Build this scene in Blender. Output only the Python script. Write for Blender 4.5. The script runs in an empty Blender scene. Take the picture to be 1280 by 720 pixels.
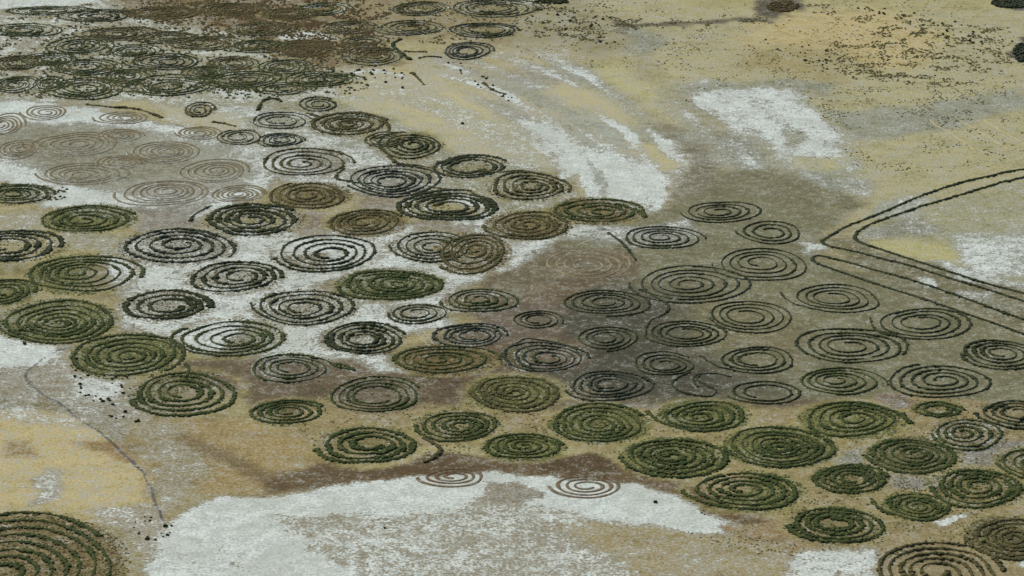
import bpy, math, random
import numpy as np

# ------------------------------------------------------------------ camera, world, sun
SC = bpy.context.scene
COL = SC.collection
H = 774.0                       # camera height over the plain, metres
DEP = math.radians(20.7)        # depression of the view axis
LENS = 111.3                    # mm on a 36 mm sensor
F = LENS / 36.0 * 1280.0        # focal length in pixels of a 1280 wide picture

cam_d = bpy.data.cameras.new('camera')
cam_d.lens = LENS
cam_d.sensor_width = 36.0
cam_d.clip_start = 1.0
cam_d.clip_end = 90000.0
cam = bpy.data.objects.new('camera', cam_d)
COL.objects.link(cam)
cam.location = (0, 0, H)
cam.rotation_euler = (math.pi / 2 - DEP, 0, 0)
SC.camera = cam

SUN_EL, SUN_AZ = math.radians(41), math.radians(-35)     # azimuth from +Y (away from the camera) towards +X
w = bpy.data.worlds.new('World')
SC.world = w
w.use_nodes = True
nt = w.node_tree
bg = nt.nodes['Background']
sky = nt.nodes.new('ShaderNodeTexSky')
sky.sky_type = 'NISHITA'
sky.sun_disc = False
sky.sun_elevation = SUN_EL
sky.sun_rotation = SUN_AZ
nt.links.new(sky.outputs['Color'], bg.inputs['Color'])
bg.inputs['Strength'].default_value = 0.08
sl = bpy.data.lights.new('sun', 'SUN')
sl.energy = 3.8
sl.angle = math.radians(0.5)
sl.color = (1.0, 0.965, 0.90)
sun = bpy.data.objects.new('sun', sl)
COL.objects.link(sun)
sun.rotation_euler = (math.pi / 2 - SUN_EL, 0, math.pi - SUN_AZ)
SC.view_settings.view_transform = 'Standard'
SC.view_settings.look = 'None'
SC.view_settings.exposure = 0.10
SC.view_settings.gamma = 1.0

# ------------------------------------------------------------------ helpers
RNG = np.random.default_rng(11)
random.seed(11)
CD, SD = math.cos(DEP), math.sin(DEP)


def at(px, py):
    """point of the flat plain seen at a pixel of the 1280x720 photograph"""
    a, b = (px - 640.0) / F, (360.0 - py) / F
    t = H / (SD - b * CD)
    return t * a, t * (CD + b * SD)


def to_px(x, y):
    d = y * CD + H * SD
    return 640.0 + F * x / d, 360.0 - F * (y * SD - H * CD) / d


TAB = [np.random.default_rng(s).random((256, 256)) for s in range(8)]


def vnoise(x, y, s=0):
    t = TAB[s % 8]
    xi, yi = np.floor(x).astype(np.int64), np.floor(y).astype(np.int64)
    fx, fy = x - xi, y - yi
    fx, fy = fx * fx * (3 - 2 * fx), fy * fy * (3 - 2 * fy)
    x0, x1, y0, y1 = xi & 255, (xi + 1) & 255, yi & 255, (yi + 1) & 255
    return (t[x0, y0] * (1 - fx) + t[x1, y0] * fx) * (1 - fy) + (t[x0, y1] * (1 - fx) + t[x1, y1] * fx) * fy


def fbm(x, y, s=0, o=4):
    v, a, n = 0, 1.0, 0
    for k in range(o):
        v = v + a * vnoise(x * 2 ** k + 17.3 * k, y * 2 ** k + 5.1 * k, s + k)
        n += a
        a *= 0.55
    return v / n


def zg(x, y):
    x, y = np.asarray(x, float), np.asarray(y, float)
    return 0.5 * (fbm(x / 70.0 + 40, y / 70.0 + 40, 5, 2) - 0.5)


def lin(c):
    c = np.asarray(c, float) / 255.0
    return np.where(c <= 0.04045, c / 12.92, ((c + 0.055) / 1.055) ** 2.4)


def sstep(a, b, v):
    t = np.clip((v - a) / (b - a), 0, 1)
    return t * t * (3 - 2 * t)


def link(name, me, mat=None, parent=None):
    o = bpy.data.objects.new(name, me)
    COL.objects.link(o)
    if mat is not None and me is not None:
        me.materials.append(mat)
    if parent is not None:
        o.parent = parent
    return o


def tag(o, label=None, cat=None, group=None, kind=None):
    if label:
        o['label'] = label
    if cat:
        o['category'] = cat
    if group:
        o['group'] = group
    if kind:
        o['kind'] = kind
    return o


def mesh_np(name, V, Fc):
    """V (n,3), Fc (m,k) with k = 3 or 4"""
    me = bpy.data.meshes.new(name)
    V = np.ascontiguousarray(V, np.float32)
    Fc = np.ascontiguousarray(Fc, np.int32)
    k = Fc.shape[1]
    me.vertices.add(len(V))
    me.vertices.foreach_set('co', V.ravel())
    me.loops.add(Fc.size)
    me.loops.foreach_set('vertex_index', Fc.ravel())
    me.polygons.add(len(Fc))
    me.polygons.foreach_set('loop_start', np.arange(0, Fc.size, k, dtype=np.int32))
    me.update(calc_edges=True)
    return me


def put_attr(me, soil, msk):
    n = len(me.vertices)
    for nm, arr in (('soil', soil), ('masks', msk)):
        at_ = me.attributes.new(nm, 'FLOAT_COLOR', 'POINT')
        d = np.ones((n, 4), np.float32)
        d[:, :arr.shape[1]] = arr
        at_.data.foreach_set('color', d.ravel())


# ------------------------------------------------------------------ materials
def new_mat(name):
    m = bpy.data.materials.new(name)
    m.use_nodes = True
    t = m.node_tree
    b = t.nodes['Principled BSDF']
    b.inputs['Roughness'].default_value = 0.95
    b.inputs['Specular IOR Level'].default_value = 0.15
    return m, t, b


def N(t, kind, **kw):
    n = t.nodes.new(kind)
    for k, v in kw.items():
        setattr(n, k, v)
    return n


def noise(t, vec, scale, detail=4, rough=0.6, dist=0.0):
    n = N(t, 'ShaderNodeTexNoise')
    n.inputs['Scale'].default_value = scale
    n.inputs['Detail'].default_value = detail
    n.inputs['Roughness'].default_value = rough
    n.inputs['Distortion'].default_value = dist
    t.links.new(vec, n.inputs['Vector'])
    return n.outputs['Fac']


def math_n(t, op, a, b=None, c=None, clamp=False):
    n = N(t, 'ShaderNodeMath', operation=op, use_clamp=clamp)
    for i, v in enumerate((a, b, c)):
        if v is None:
            continue
        if isinstance(v, (int, float)):
            n.inputs[i].default_value = v
        else:
            t.links.new(v, n.inputs[i])
    return n.outputs[0]


def ramp(t, v, a, b, lo=0.0, hi=1.0, smooth=True):
    n = N(t, 'ShaderNodeMapRange')
    if smooth:
        n.interpolation_type = 'SMOOTHSTEP'
    n.inputs['From Min'].default_value = a
    n.inputs['From Max'].default_value = b
    n.inputs['To Min'].default_value = lo
    n.inputs['To Max'].default_value = hi
    t.links.new(v, n.inputs['Value'])
    return n.outputs['Result']


def mixc(t, f, a, b, mode='MIX'):
    n = N(t, 'ShaderNodeMix', data_type='RGBA', blend_type=mode)
    for sock, v in ((n.inputs[0], f), (n.inputs[6], a), (n.inputs[7], b)):
        if isinstance(v, (int, float)):
            sock.default_value = v
        elif isinstance(v, (tuple, list, np.ndarray)):
            sock.default_value = (float(v[0]), float(v[1]), float(v[2]), 1)
        else:
            t.links.new(v, sock)
    return n.outputs[2]


def ground_material():
    m, t, b = new_mat('salt_plain_soil')
    geo = N(t, 'ShaderNodeNewGeometry')
    pos = geo.outputs['Position']
    sa = N(t, 'ShaderNodeAttribute', attribute_name='soil')
    ma = N(t, 'ShaderNodeAttribute', attribute_name='masks')
    sep = N(t, 'ShaderNodeSeparateColor')
    t.links.new(ma.outputs['Color'], sep.inputs[0])
    salt, grass, dark = sep.outputs[0], sep.outputs[1], sep.outputs[2]
    big = noise(t, pos, 0.035, 5, 0.62)
    mid = noise(t, pos, 0.16, 5, 0.7, 0.4)
    fine = noise(t, pos, 0.55, 3, 0.7)
    grit = noise(t, pos, 1.5, 2, 0.6)
    # soil tone
    v = math_n(t, 'ADD', ramp(t, mid, 0.3, 0.7, -0.24, 0.24, False), ramp(t, fine, 0.3, 0.7, -0.36, 0.36, False))
    v = math_n(t, 'ADD', v, ramp(t, big, 0.3, 0.7, -0.15, 0.15, False))
    v = math_n(t, 'ADD', v, ramp(t, grit, 0.3, 0.7, -0.10, 0.10, False))
    v = math_n(t, 'ADD', v, 1.0)
    vc = N(t, 'ShaderNodeCombineColor')
    for i in range(3):
        t.links.new(v, vc.inputs[i])
    col = mixc(t, 1.0, sa.outputs['Color'], vc.outputs[0], 'MULTIPLY')
    # hue drift between yellow straw and grey clay
    hue = ramp(t, noise(t, pos, 0.09, 4, 0.65), 0.42, 0.62)
    col = mixc(t, math_n(t, 'MULTIPLY', hue, 0.30), col, mixc(t, 1.0, col, (0.95, 0.98, 1.08), 'MULTIPLY'))
    # irregular blotches of thinner, greyer or paler cover
    mp = N(t, 'ShaderNodeMapping')
    mp.inputs['Rotation'].default_value = (0, 0, math.radians(28))
    mp.inputs['Scale'].default_value = (.55, 1.25, 1)
    t.links.new(pos, mp.inputs['Vector'])
    b1 = noise(t, mp.outputs[0], 0.055, 7, 0.74, 0.6)
    col = mixc(t, ramp(t, b1, .50, .60, 0, .42), col, mixc(t, 1.0, col, (.69, .70, .68), 'MULTIPLY'))
    col = mixc(t, ramp(t, b1, .46, .36, 0, .40), col, mixc(t, 1.0, col, (1.28, 1.24, 1.16), 'MULTIPLY'))
    b2 = noise(t, pos, 0.75, 2, 0.65)
    col = mixc(t, ramp(t, b2, .585, .67, 0, .60), col, mixc(t, 1.0, col, (.50, .53, .50), 'MULTIPLY'))
    # dry straw tufts
    tn = math_n(t, 'ADD', grass, ramp(t, math_n(t, 'ADD', math_n(t, 'MULTIPLY', mid, 0.6), math_n(t, 'MULTIPLY', fine, 0.4)), 0.3, 0.7, -0.6, 0.6, False))
    col = mixc(t, math_n(t, 'MULTIPLY', ramp(t, tn, 0.45, 0.6), 0.6), col, lin((180, 169, 130)))
    # dark wet clay / moss
    dn = math_n(t, 'ADD', dark, ramp(t, math_n(t, 'ADD', math_n(t, 'MULTIPLY', mid, 0.5), math_n(t, 'MULTIPLY', fine, 0.5)), 0.3, 0.7, -0.6, 0.6, False))
    col = mixc(t, math_n(t, 'MULTIPLY', ramp(t, dn, 0.47, 0.62), 0.8), col, lin((70, 66, 52)))
    # salt crust
    sn = math_n(t, 'ADD', math_n(t, 'MULTIPLY', mid, 0.45), math_n(t, 'MULTIPLY', fine, 0.30))
    sn = math_n(t, 'ADD', sn, math_n(t, 'MULTIPLY', big, 0.25))
    sf = math_n(t, 'ADD', salt, ramp(t, sn, 0.33, 0.67, -0.62, 0.62, False))
    greyf = math_n(t, 'MULTIPLY', ramp(t, sf, 0.02, 0.38), 0.62)
    col = mixc(t, greyf, col, mixc(t, ramp(t, fine, 0.4, 0.6), lin((128, 128, 118)), lin((158, 160, 150))))
    sf = ramp(t, sf, 0.40, 0.68)
    sc = mixc(t, ramp(t, noise(t, pos, 0.11, 5, 0.75), 0.38, 0.62), lin((207, 213, 203)), lin((174, 181, 172)))
    sc = mixc(t, ramp(t, fine, 0.38, 0.50, .55, 0), sc, lin((152, 158, 150)))
    sc = mixc(t, ramp(t, fine, 0.50, 0.64, 0, 0.75), sc, lin((220, 226, 216)))
    sc = mixc(t, ramp(t, noise(t, pos, 0.018, 5, 0.65, 1.2), .44, .60, 0, .45), sc, lin((168, 172, 156)))
    # brown specks of clay showing through the crust
    sp = math_n(t, 'MULTIPLY', ramp(t, noise(t, pos, 0.42, 3, 0.75), 0.60, 0.68), ramp(t, noise(t, pos, 0.045, 3, 0.6), 0.44, 0.56))
    sc = mixc(t, math_n(t, 'MULTIPLY', sp, 0.75), sc, lin((136, 128, 108)))
    col = mixc(t, math_n(t, 'MULTIPLY', sf, 0.93), col, sc)
    t.links.new(col, b.inputs['Base Color'])
    bp = N(t, 'ShaderNodeBump')
    bp.inputs['Strength'].default_value = 0.5
    bp.inputs['Distance'].default_value = 0.35
    t.links.new(fine, bp.inputs['Height'])
    t.links.new(bp.outputs[0], b.inputs['Normal'])
    return m


def leaf_material(name, ca, cb, cc):
    m, t, b = new_mat(name)
    geo = N(t, 'ShaderNodeNewGeometry')
    p = geo.outputs['Position']
    a = ramp(t, noise(t, p, 0.9, 3, 0.7), 0.35, 0.65)
    c = ramp(t, noise(t, p, 0.12, 3, 0.6), 0.45, 0.65)
    col = mixc(t, a, ca, cb)
    col = mixc(t, math_n(t, 'MULTIPLY', c, 0.6), col, cc)
    t.links.new(col, b.inputs['Base Color'])
    return m


M_GROUND = ground_material()
M_GREEN = leaf_material('green_saltbush', (0.024, 0.037, 0.010), (0.060, 0.082, 0.020), (0.088, 0.098, 0.026))
M_BLUE = leaf_material('grey_saltbush', (0.020, 0.028, 0.015), (0.048, 0.060, 0.032), (0.078, 0.080, 0.042))
M_OLIVE = leaf_material('olive_saltbush', (0.044, 0.044, 0.017), (0.100, 0.092, 0.031), (0.125, 0.096, 0.036))
M_BLACK = leaf_material('dark_saltbush', (0.016, 0.024, 0.010), (0.042, 0.054, 0.019), (0.075, 0.078, 0.029))
M_WEEDG = leaf_material('green_annuals', (0.048, 0.062, 0.018), (0.095, 0.106, 0.032), (0.15, 0.140, 0.05))
M_WEEDB = leaf_material('bronze_annuals', (0.060, 0.054, 0.020), (0.125, 0.105, 0.042), (0.13, 0.09, 0.042))
M_STRAW = leaf_material('straw_tussock', (0.20, 0.16, 0.08), (0.34, 0.28, 0.15), (0.15, 0.12, 0.06))
M_RUST = leaf_material('rust_scrub', (0.052, 0.038, 0.014), (0.120, 0.078, 0.028), (0.085, 0.082, 0.030))

# ------------------------------------------------------------------ spirals of saltbush, laid out on the plain
# (cx, cy, rx, ry in photo pixels -> ground ellipse), turns, tail angle, inner fraction, style, options, label
STY = dict(
    D=dict(w=2.0, sp=1.05, dbl=1, cov=.90, weeds=.42, fill=(106, 108, 58), fs=.8, msalt=.0, mat='G', wm='G'),
    G=dict(w=1.8, sp=1.05, dbl=1, cov=.96, weeds=.25, fill=(118, 110, 70), fs=.6, msalt=.1, mat='G', wm='G'),
    T=dict(w=1.85, sp=1.0, dbl=0, cov=.97, weeds=.02, fill=(110, 107, 82), fs=.3, msalt=.06, mat='K', wm='G'),
    W=dict(w=2.55, sp=1.0, dbl=0, cov=.96, weeds=.20, fill=(134, 128, 88), fs=.48, msalt=.6, mat='K', wm='B'),
    B=dict(w=1.95, sp=1.1, dbl=1, cov=.90, weeds=.45, fill=(116, 102, 62), fs=.85, msalt=.0, mat='O', wm='B'),
    K=dict(w=2.2, sp=1.0, dbl=0, cov=.95, weeds=.08, fill=(116, 106, 92), fs=.5, msalt=.38, mat='U', wm='B'),
    R=dict(w=2.0, sp=1.2, dbl=0, cov=.95, weeds=.12, fill=(122, 118, 74), fs=.55, msalt=.45, mat='O', wm='B'),
    Q=dict(w=2.0, sp=1.2, dbl=0, cov=.95, weeds=.10, fill=(136, 132, 88), fs=.4, msalt=.65, mat='G', wm='B'),
)
HB = 'spiral hedges of saltbush planted on the salt plain'
S = [
 # lower left and left
 (112,274,57,17,5,20,.16,'D',{},'dark green oval spiral hedge just below the left grey pond rim'),
 (220,309,71,22,5,330,.15,'W',dict(fill=(140,138,125),fs=.5,mat='U'),'wide grey-green spiral hedge with five open rings between left pond and white salt'),
 (6,309,74,19,4,0,.28,'W',dict(fill=(140,136,112),fs=.5,dbl=1),'white-centred spiral hedge cut by the left edge of the picture'),
 (104,343,68,24,6,350,.12,'D',dict(sec=(185,110),w=1.7),'dark spiral hedge with white salt gaps only on its right side'),
 (318,276,60,20,5,40,.15,'W',dict(dbl=1,fill=(140,138,110),fs=.4),'dark thick spiral hedge right of the small curved hedge below the pond'),
 (293,348,57,19,4,0,.22,'W',{},'thin spiral hedge on bright white salt with yellow-green inner ring'),
 (206,382,53,19,3.2,350,.30,'W',dict(dbl=1),'small open spiral hedge with bright white centre left of the white salt strip'),
 (71,402,71,26,7,180,.10,'D',{},'dense many-ringed green spiral hedge filled with growth at the far left'),
 (4,366,40,17,4,0,.2,'D',{},'dense green spiral hedge half cut off by left edge above a larger one'),
 (158,445,66,27,6,320,.10,'D',{},'dense round green spiral hedge at the head of the winding ditch'),
 (230,492,68,28,5,200,.22,'G',dict(w=2.1,sec=(150,90),weeds=.3),'bold green spiral hedge with tan rings below the dense one by the ditch'),
 (5,714,150,70,9,40,.10,'B',dict(w=2.1,mat='G',fill=(105,92,58)),'largest spiral hedge, brown-filled, cut by the bottom left corner'),
 (287,423,66,23,4.5,150,.18,'G',dict(sec=(350,90),msalt=.5),'spiral hedge with white centre and yellowish right fringe below white salt'),
 (382,384,63,22,4.5,170,.22,'W',dict(w=1.8),'bold black and white spiral hedge with salt centre, middle left'),
 (408,316,66,23,5,200,.20,'W',dict(w=1.8,sec=(230,45),weeds=.25,fill=(120,112,70),fs=.6),'crisp spiral hedge on white salt with a green bulge at its lower left'),
 (382,204,54,18,5,0,.15,'K',dict(mat='O',sec=(20,80)),'olive spiral hedge beside the right end of the grey pond'),
 (388,245,48,16,4,120,.18,'B',{},'small olive-brown spiral hedge with pale halo under the pond end'),
 (459,279,47,16,4,30,.2,'B',dict(w=1.9),'oval olive spiral hedge standing on grey clay above the white salt'),
 (490,225,55,20,6,200,.22,'K',dict(msalt=.6),'blue-grey finely ringed spiral hedge with pinkish bare centre'),
 (512,183,40,16,5,100,.15,'W',dict(w=1.7,msalt=.2),'spiral hedge at the bend of the chain on cream straw'),
 (588,209,46,14,3,30,.45,'W',dict(dbl=1,w=1.7),'spiral hedge with large bare white centre and thick ends'),
 (565,258,60,19,4.5,70,.25,'W',dict(dbl=1,sec=(200,80)),'spiral hedge with white rings on its right side and a green top'),
 (540,308,50,19,4.5,180,.15,'W',dict(w=1.6),'thin-ringed white spiral hedge overlapped on its right by a brown one'),
 (590,316,46,24,5,200,.12,'B',dict(tilt=25,w=1.8),'tilted olive-brown spiral hedge leaning over its white neighbour'),
 (487,356,63,19,6,190,.08,'D',dict(w=2.1,weeds=.8),'very dense dark green spiral hedge lying across the white salt'),
 (660,234,49,17,5,340,.15,'W',dict(mat='O',msalt=.4),'spiral hedge with white rings at its right tip below the cream straw slope'),
 (661,282,51,17,5,180,.10,'B',dict(w=1.9),'dense brown-green spiral hedge touching the head of the brown mudflat'),
 (745,264,54,16,4,345,.12,'B',dict(mat='G',w=1.8,tail=[(792,261),(800,266),(806,272)]),'green spiral hedge with a long tail ending on white salt at its right'),
 # centre
 (735,331,56,20,4,300,.25,'M',dict(),'faint pale brown ring marks without shrubs on the brown mudflat'),
 (523,392,38,12,3,180,.3,'W',dict(w=1.3),'small low spiral hedge under the very dense dark green one'),
 (600,376,46,15,4,180,.2,'K',dict(w=1.6,sec=(190,70),weeds=.2,mat='G'),'spiral hedge black on its left and faded on its brown right side'),
 (455,424,53,19,4.5,20,.25,'W',dict(w=1.8,fill=(125,118,80),fs=.5,weeds=.2,msalt=.4),'green spiral hedge with a small white heart right of the yellow-fringed one'),
 (587,420,45,15,4,0,.3,'K',{},'mauve-centred thin spiral hedge with slanting white furrows on its left'),
 (555,450,61,18,5,0,.12,'B',dict(mat='G',w=1.6),'olive oval spiral hedge packed with growth right under the mauve one'),
 (365,462,53,18,4,330,.28,'K',dict(mat='G',tail=[(420,455),(432,458),(443,463)]),'spiral hedge with pinkish centre and loose tail at its right'),
 (472,495,60,22,4,30,.40,'K',dict(mat='G',w=1.6,msalt=.15),'spiral hedge with large bare brown centre on brown clay'),
 (361,516,49,17,4,30,.2,'G',dict(sec=(180,120),weeds=.4),'small green spiral hedge below the pinkish-centred one'),
 (643,491,58,22,6,180,.08,'D',dict(mat='O',wm='G'),'round mossy green spiral hedge filled with growth in the centre'),
 (571,532,53,20,5,180,.15,'G',dict(weeds=.3),'even green spiral hedge just above the dark brown band'),
 (456,557,62,25,3.6,190,.25,'G',dict(w=2.2,sp=1.0,weeds=.05),'bold three-ringed green spiral hedge nearest the white lake'),
 (655,559,52,17,4.5,10,.1,'D',{},'flat dark green spiral hedge between brown band and dense row'),
 (568,597,43,12,3.4,180,.2,'X',dict(),'bare white-ringed spiral on the lake rim, left of two'),
 (735,608,45,15,3.6,180,.22,'X',dict(),'bare white spiral with brown rings on the lake rim, right of two'),
 (680,448,54,18,5,0,.2,'K',dict(w=1.6,mat='U',sec=(180,70),weeds=.5,fill=(95,95,60)),'spiral hedge green on the left and slate grey on the right'),
 (762,482,58,19,4.5,200,.22,'K',dict(w=1.5,mat='U',sec=(210,50),weeds=.2,msalt=.1),'slate grey spiral hedge with greenish lower left edge'),
 (757,379,53,17,4.5,270,.2,'T',dict(w=1.35),'thin spiral hedge with pale centre and smudged lower rim'),
 (672,401,31,11,3,340,.35,'T',dict(w=.9),'tiny faint spiral hedge left of the pale-centred one'),
 (758,424,40,15,3.6,270,.25,'T',dict(w=1.3),'small dark egg-shaped spiral hedge in the middle of the mudflat'),
 (857,417,49,17,4,180,.3,'T',dict(w=1.3,tail=[(800,362),(822,373),(836,383),(830,393),(815,400),(808,410)]),'spiral hedge joined by an S-shaped tail to its upper neighbour'),
 (832,456,41,14,3.4,40,.3,'T',dict(w=1.1),'small thin three-ringed spiral hedge above the hook-shaped hedge'),
 (946,449,49,17,3.4,190,.35,'T',dict(w=1.35,tail=[(877,446),(885,452),(898,459)]),'open spiral hedge with pale heart and a tail to its left'),
 (955,491,47,16,2.2,200,.5,'T',dict(w=1.1),'sparse two-ringed spiral hedge with wide bare middle'),
 (937,395,54,20,4,190,.3,'T',dict(w=1.1),'four-ringed thin spiral hedge right of the S-shaped tail'),
 (865,355,71,23,6,180,.15,'T',dict(w=1.35,mat='U'),'wide slate spiral hedge with many close rings on the mudflat'),
 (950,331,58,22,5,180,.2,'T',dict(w=1.0),'thin green-lined spiral hedge left of the hairpin hedge tip'),
 (1045,373,57,18,4,175,.28,'T',dict(w=1.1,tail=[(976,366),(982,374),(994,381)]),'thin spiral hedge with long left tail below the hairpin hedge'),
 (1156,406,63,20,4,170,.28,'T',dict(w=1.4,tail=[(1088,398),(1091,408),(1102,417)]),'clear dark spiral hedge under the hedge lines at right'),
 (1064,434,68,23,4.6,335,.22,'T',dict(w=1.4),'large four-ringed spiral hedge touching the one at its upper right'),
 (1250,443,53,18,4.5,180,.2,'T',dict(w=1.7),'black spiral hedge cut by the right edge under the hedge lines'),
 (1177,477,68,22,5,110,.15,'T',dict(w=1.5),'large many-ringed dark spiral hedge near the right edge'),
 (1052,478,53,19,5,350,.15,'T',dict(w=1.2,mat='G',sec=(180,180),weeds=.06),'mossy thin spiral hedge beneath the large four-ringed one'),
 (963,290,41,14,3,180,.3,'T',dict(w=1.1),'small oval spiral hedge left of the two V-shaped hedge tips'),
 (901,265,50,13,4,190,.2,'T',dict(w=1.3,cov=.8),'flat broken spiral hedge farthest back on the mudflat'),
 (830,299,50,15,5,0,.15,'T',dict(w=1.3,msalt=.3),'flat spiral hedge with salty crossing furrows on its left'),
 # lower right
 (750,531,63,24,6,30,.12,'D',{},'large green spiral hedge right of the mossy round one'),
 (880,520,58,20,5,185,.12,'D',dict(tail=[(808,514),(816,522),(828,529)]),'green spiral hedge with pale heart and left tail, top of the dense field'),
 (843,572,65,25,6,180,.10,'D',dict(mat='G',w=2.0),'deep green spiral hedge with feathery rings left of the biggest dense one'),
 (976,559,70,26,7,180,.08,'D',dict(w=1.9),'biggest dense green disc-like spiral hedge of the lower field'),
 (1065,526,65,23,5,330,.15,'D',dict(weeds=.35,tail=[(1128,517),(1133,524),(1139,530)]),'green spiral hedge with pale heart above the mossy disc at right'),
 (1172,513,32,11,2.2,0,.35,'G',dict(),'smallest two-ringed spiral hedge with cream middle at right'),
 (1268,518,46,18,4,180,.25,'T',dict(w=1.8),'black-lined spiral hedge cut by the right edge, lower one'),
 (1210,543,48,20,4,180,.15,'K',dict(mat='G',w=1.7,weeds=.15),'grey-green spiral hedge under the smallest cream-centred one'),
 (1140,570,55,23,6,180,.10,'D',dict(fill=(98,96,66)),'mossy disc-like spiral hedge with smooth dark rings at right'),
 (1296,580,50,20,4,180,.2,'G',{},'green spiral hedge showing only its left tip at right edge'),
 (1063,600,48,18,4,10,.22,'G',dict(weeds=.25,w=2.0),'spiral hedge with cream heart below the biggest dense disc'),
 (932,614,71,26,5,180,.15,'D',dict(sec=(330,110),w=1.9),'long oval green spiral hedge nearest the lake tip'),
 (1145,633,43,17,5,185,.10,'D',dict(tail=[(1088,624),(1096,633),(1108,641)]),'small dense spiral hedge with a comma-like tail at its left'),
 (1222,610,57,26,5,180,.15,'G',dict(weeds=.3,w=2.0),'round green spiral hedge with tan heart near the right edge'),
 (1045,657,60,24,4,180,.25,'G',dict(w=2.2,weeds=.1),'bold green spiral hedge standing just above the last salt patch'),
 (1175,714,86,35,6,0,.15,'T',dict(w=1.9,mat='O',fill=(142,128,98),fs=.8,dbl=0),'big open spiral hedge with thin left rings at bottom right'),
 (1265,673,57,27,6,180,.10,'B',dict(fill=(110,104,72)),'brown-green spiral hedge cut by the right edge near the bottom'),
 # chain above
 (436,156,46,14,5,20,.1,'W',dict(mat='O',fill=(130,120,80),fs=.6,dbl=1),'shaggy spiral hedge in the chain above the pond, left of the bend'),
 (399,131,26,9,3,60,.2,'R',dict(mat='K'),'small dark shaggy spiral hedge at the left start of the chain'),
 (350,176,30,9,4,0,.2,'Q',dict(w=1.2,mat='K'),'small thin spiral hedge on salt above the pond end'),
 (300,172,26,10,3,120,.3,'Q',dict(w=1.1,mat='O'),'little olive spiral hedge touching the upper pond shore'),
 (250,138,20,9,3,0,.2,'R',dict(mat='O'),'small shaggy rust-edged spiral hedge above the middle of the pond'),
 # far field
 (585,64,30,11,4,0,.3,'K',dict(w=1.5),'pale grey spiral hedge at the edge of the far field'),
 (465,71,38,12,5,0,.2,'R',dict(cov=.9),'dark oval spiral hedge at the lower edge of the far field'),
 (378,62,40,10,5,0,.1,'B',dict(sp=1.6),'brown flattened spiral hedge in the far rust-coloured strip'),
 (525,11,36,9,4,0,.4,'R',{},'far spiral hedge with a tan bar in its middle at the top edge'),
 (620,11,54,12,5,0,.3,'R',dict(mat='K',cov=.9),'far black-ringed spiral hedge at the top edge of the field'),
 (603,38,44,9,4,0,.4,'R',dict(mat='K',cov=.9),'far spiral hedge with tan bar just below the black-ringed one'),
 (512,35,42,9,4,180,.2,'R',{},'far broken spiral hedge left of the one with the tan bar'),
 (215,108,52,14,5,0,.2,'Q',dict(cov=.92),'clear-ringed spiral hedge on pale salt above the pond'),
 (105,110,50,14,5,180,.2,'Q',{},'scruffy spiral hedge on the upper left shore of the pond'),
 (20,107,30,11,4,0,.2,'Q',{},'dark scruffy spiral hedge by the left edge above the pond'),
 (108,84,42,11,4,180,.3,'Q',dict(cov=.95),'far spiral hedge with white bar inside, left part of field'),
 (20,80,34,9,4,0,.3,'R',{},'far spiral hedge against the left edge, upper of two'),
 (97,58,40,11,5,0,.15,'Q',{},'far spiral hedge with speckled white rings, upper left'),
 (205,77,43,11,5,180,.15,'R',dict(mat='K'),'far dark spiral hedge directly behind the clear-ringed one'),
 (290,80,34,9,4,0,.2,'R',{},'far scruffy spiral hedge right of the dark one'),
 (305,99,48,11,5,180,.15,'R',dict(mat='G',weeds=.2),'far shaggy green-brown spiral hedge by the cream straw'),
 (400,100,48,10,5,0,.1,'R',dict(mat='G',weeds=.25,cov=.9),'far scattered green spiral hedge reaching into the straw slope'),
 (30,38,50,8,4,180,.2,'Q',{},'far flattened spiral hedge in the top left corner'),
 (150,42,52,8,4,180,.2,'R',{},'far flattened spiral hedge below the rust strip, left one'),
 (255,55,46,9,4,0,.2,'R',{},'far flattened spiral hedge below the rust strip, middle one'),
 (330,36,46,8,4,180,.2,'R',dict(weeds=.3),'far spiral hedge half lost in the rust-coloured growth'),
 (405,12,36,8,4,0,.25,'Q',dict(w=1.3),'far whitish spiral hedge at the top edge, left of centre'),
 (438,35,34,9,4,0,.2,'R',dict(weeds=.2),'far brown spiral hedge between whitish and broken ones'),
 (170,64,32,8,4,0,.2,'Q',{},'far small spiral hedge among white bars in the left field'),
 (60,14,56,6,3,0,.2,'Q',{},'farthest spiral hedge line in the top left corner'),
 (482,176,26,10,3.4,60,.2,'R',dict(),'small olive spiral hedge squeezed between shaggy chain and the bend'),
 (350,152,40,10,3,0,.3,'Q',dict(w=1.1,mat='U'),'faint flat spiral hedge on salt behind the small thin one'),
 (120,20,46,8,4,0,.2,'R',dict(mat='K'),'far flattened spiral hedge near top left, right of the farthest line'),
 (205,16,44,8,4,180,.2,'B',dict(sp=1.6),'far brown spiral hedge in the left part of the rust strip'),
 (292,12,44,8,4,0,.2,'B',dict(sp=1.6),'far brown spiral hedge at the top of the rust strip'),
 (362,18,36,7,4,0,.2,'B',dict(sp=1.6),'far brown spiral hedge in the right part of the rust strip'),
 (205,48,40,8,4,0,.2,'R',{},'far olive spiral hedge between the two flattened ones'),
 (325,58,40,8,4,180,.2,'R',dict(mat='G'),'far olive spiral hedge left of the brown flattened one'),
 (455,52,30,7,3,0,.2,'R',dict(),'far little spiral hedge above the dark oval one'),
 (60,75,34,8,4,0,.2,'Q',{},'far spiral hedge second from the left edge, upper row'),
 (62,106,24,9,3,0,.2,'Q',{},'small scruffy spiral hedge second from the left edge above pond'),
 (160,96,30,9,4,0,.2,'R',dict(mat='G'),'small green spiral hedge left of the clear-ringed one'),
 (255,92,28,9,4,0,.2,'R',dict(mat='G'),'small green spiral hedge right behind the clear-ringed one'),
 (355,84,36,9,4,0,.2,'R',dict(mat='G'),'far green spiral hedge under the brown flattened one'),
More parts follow.
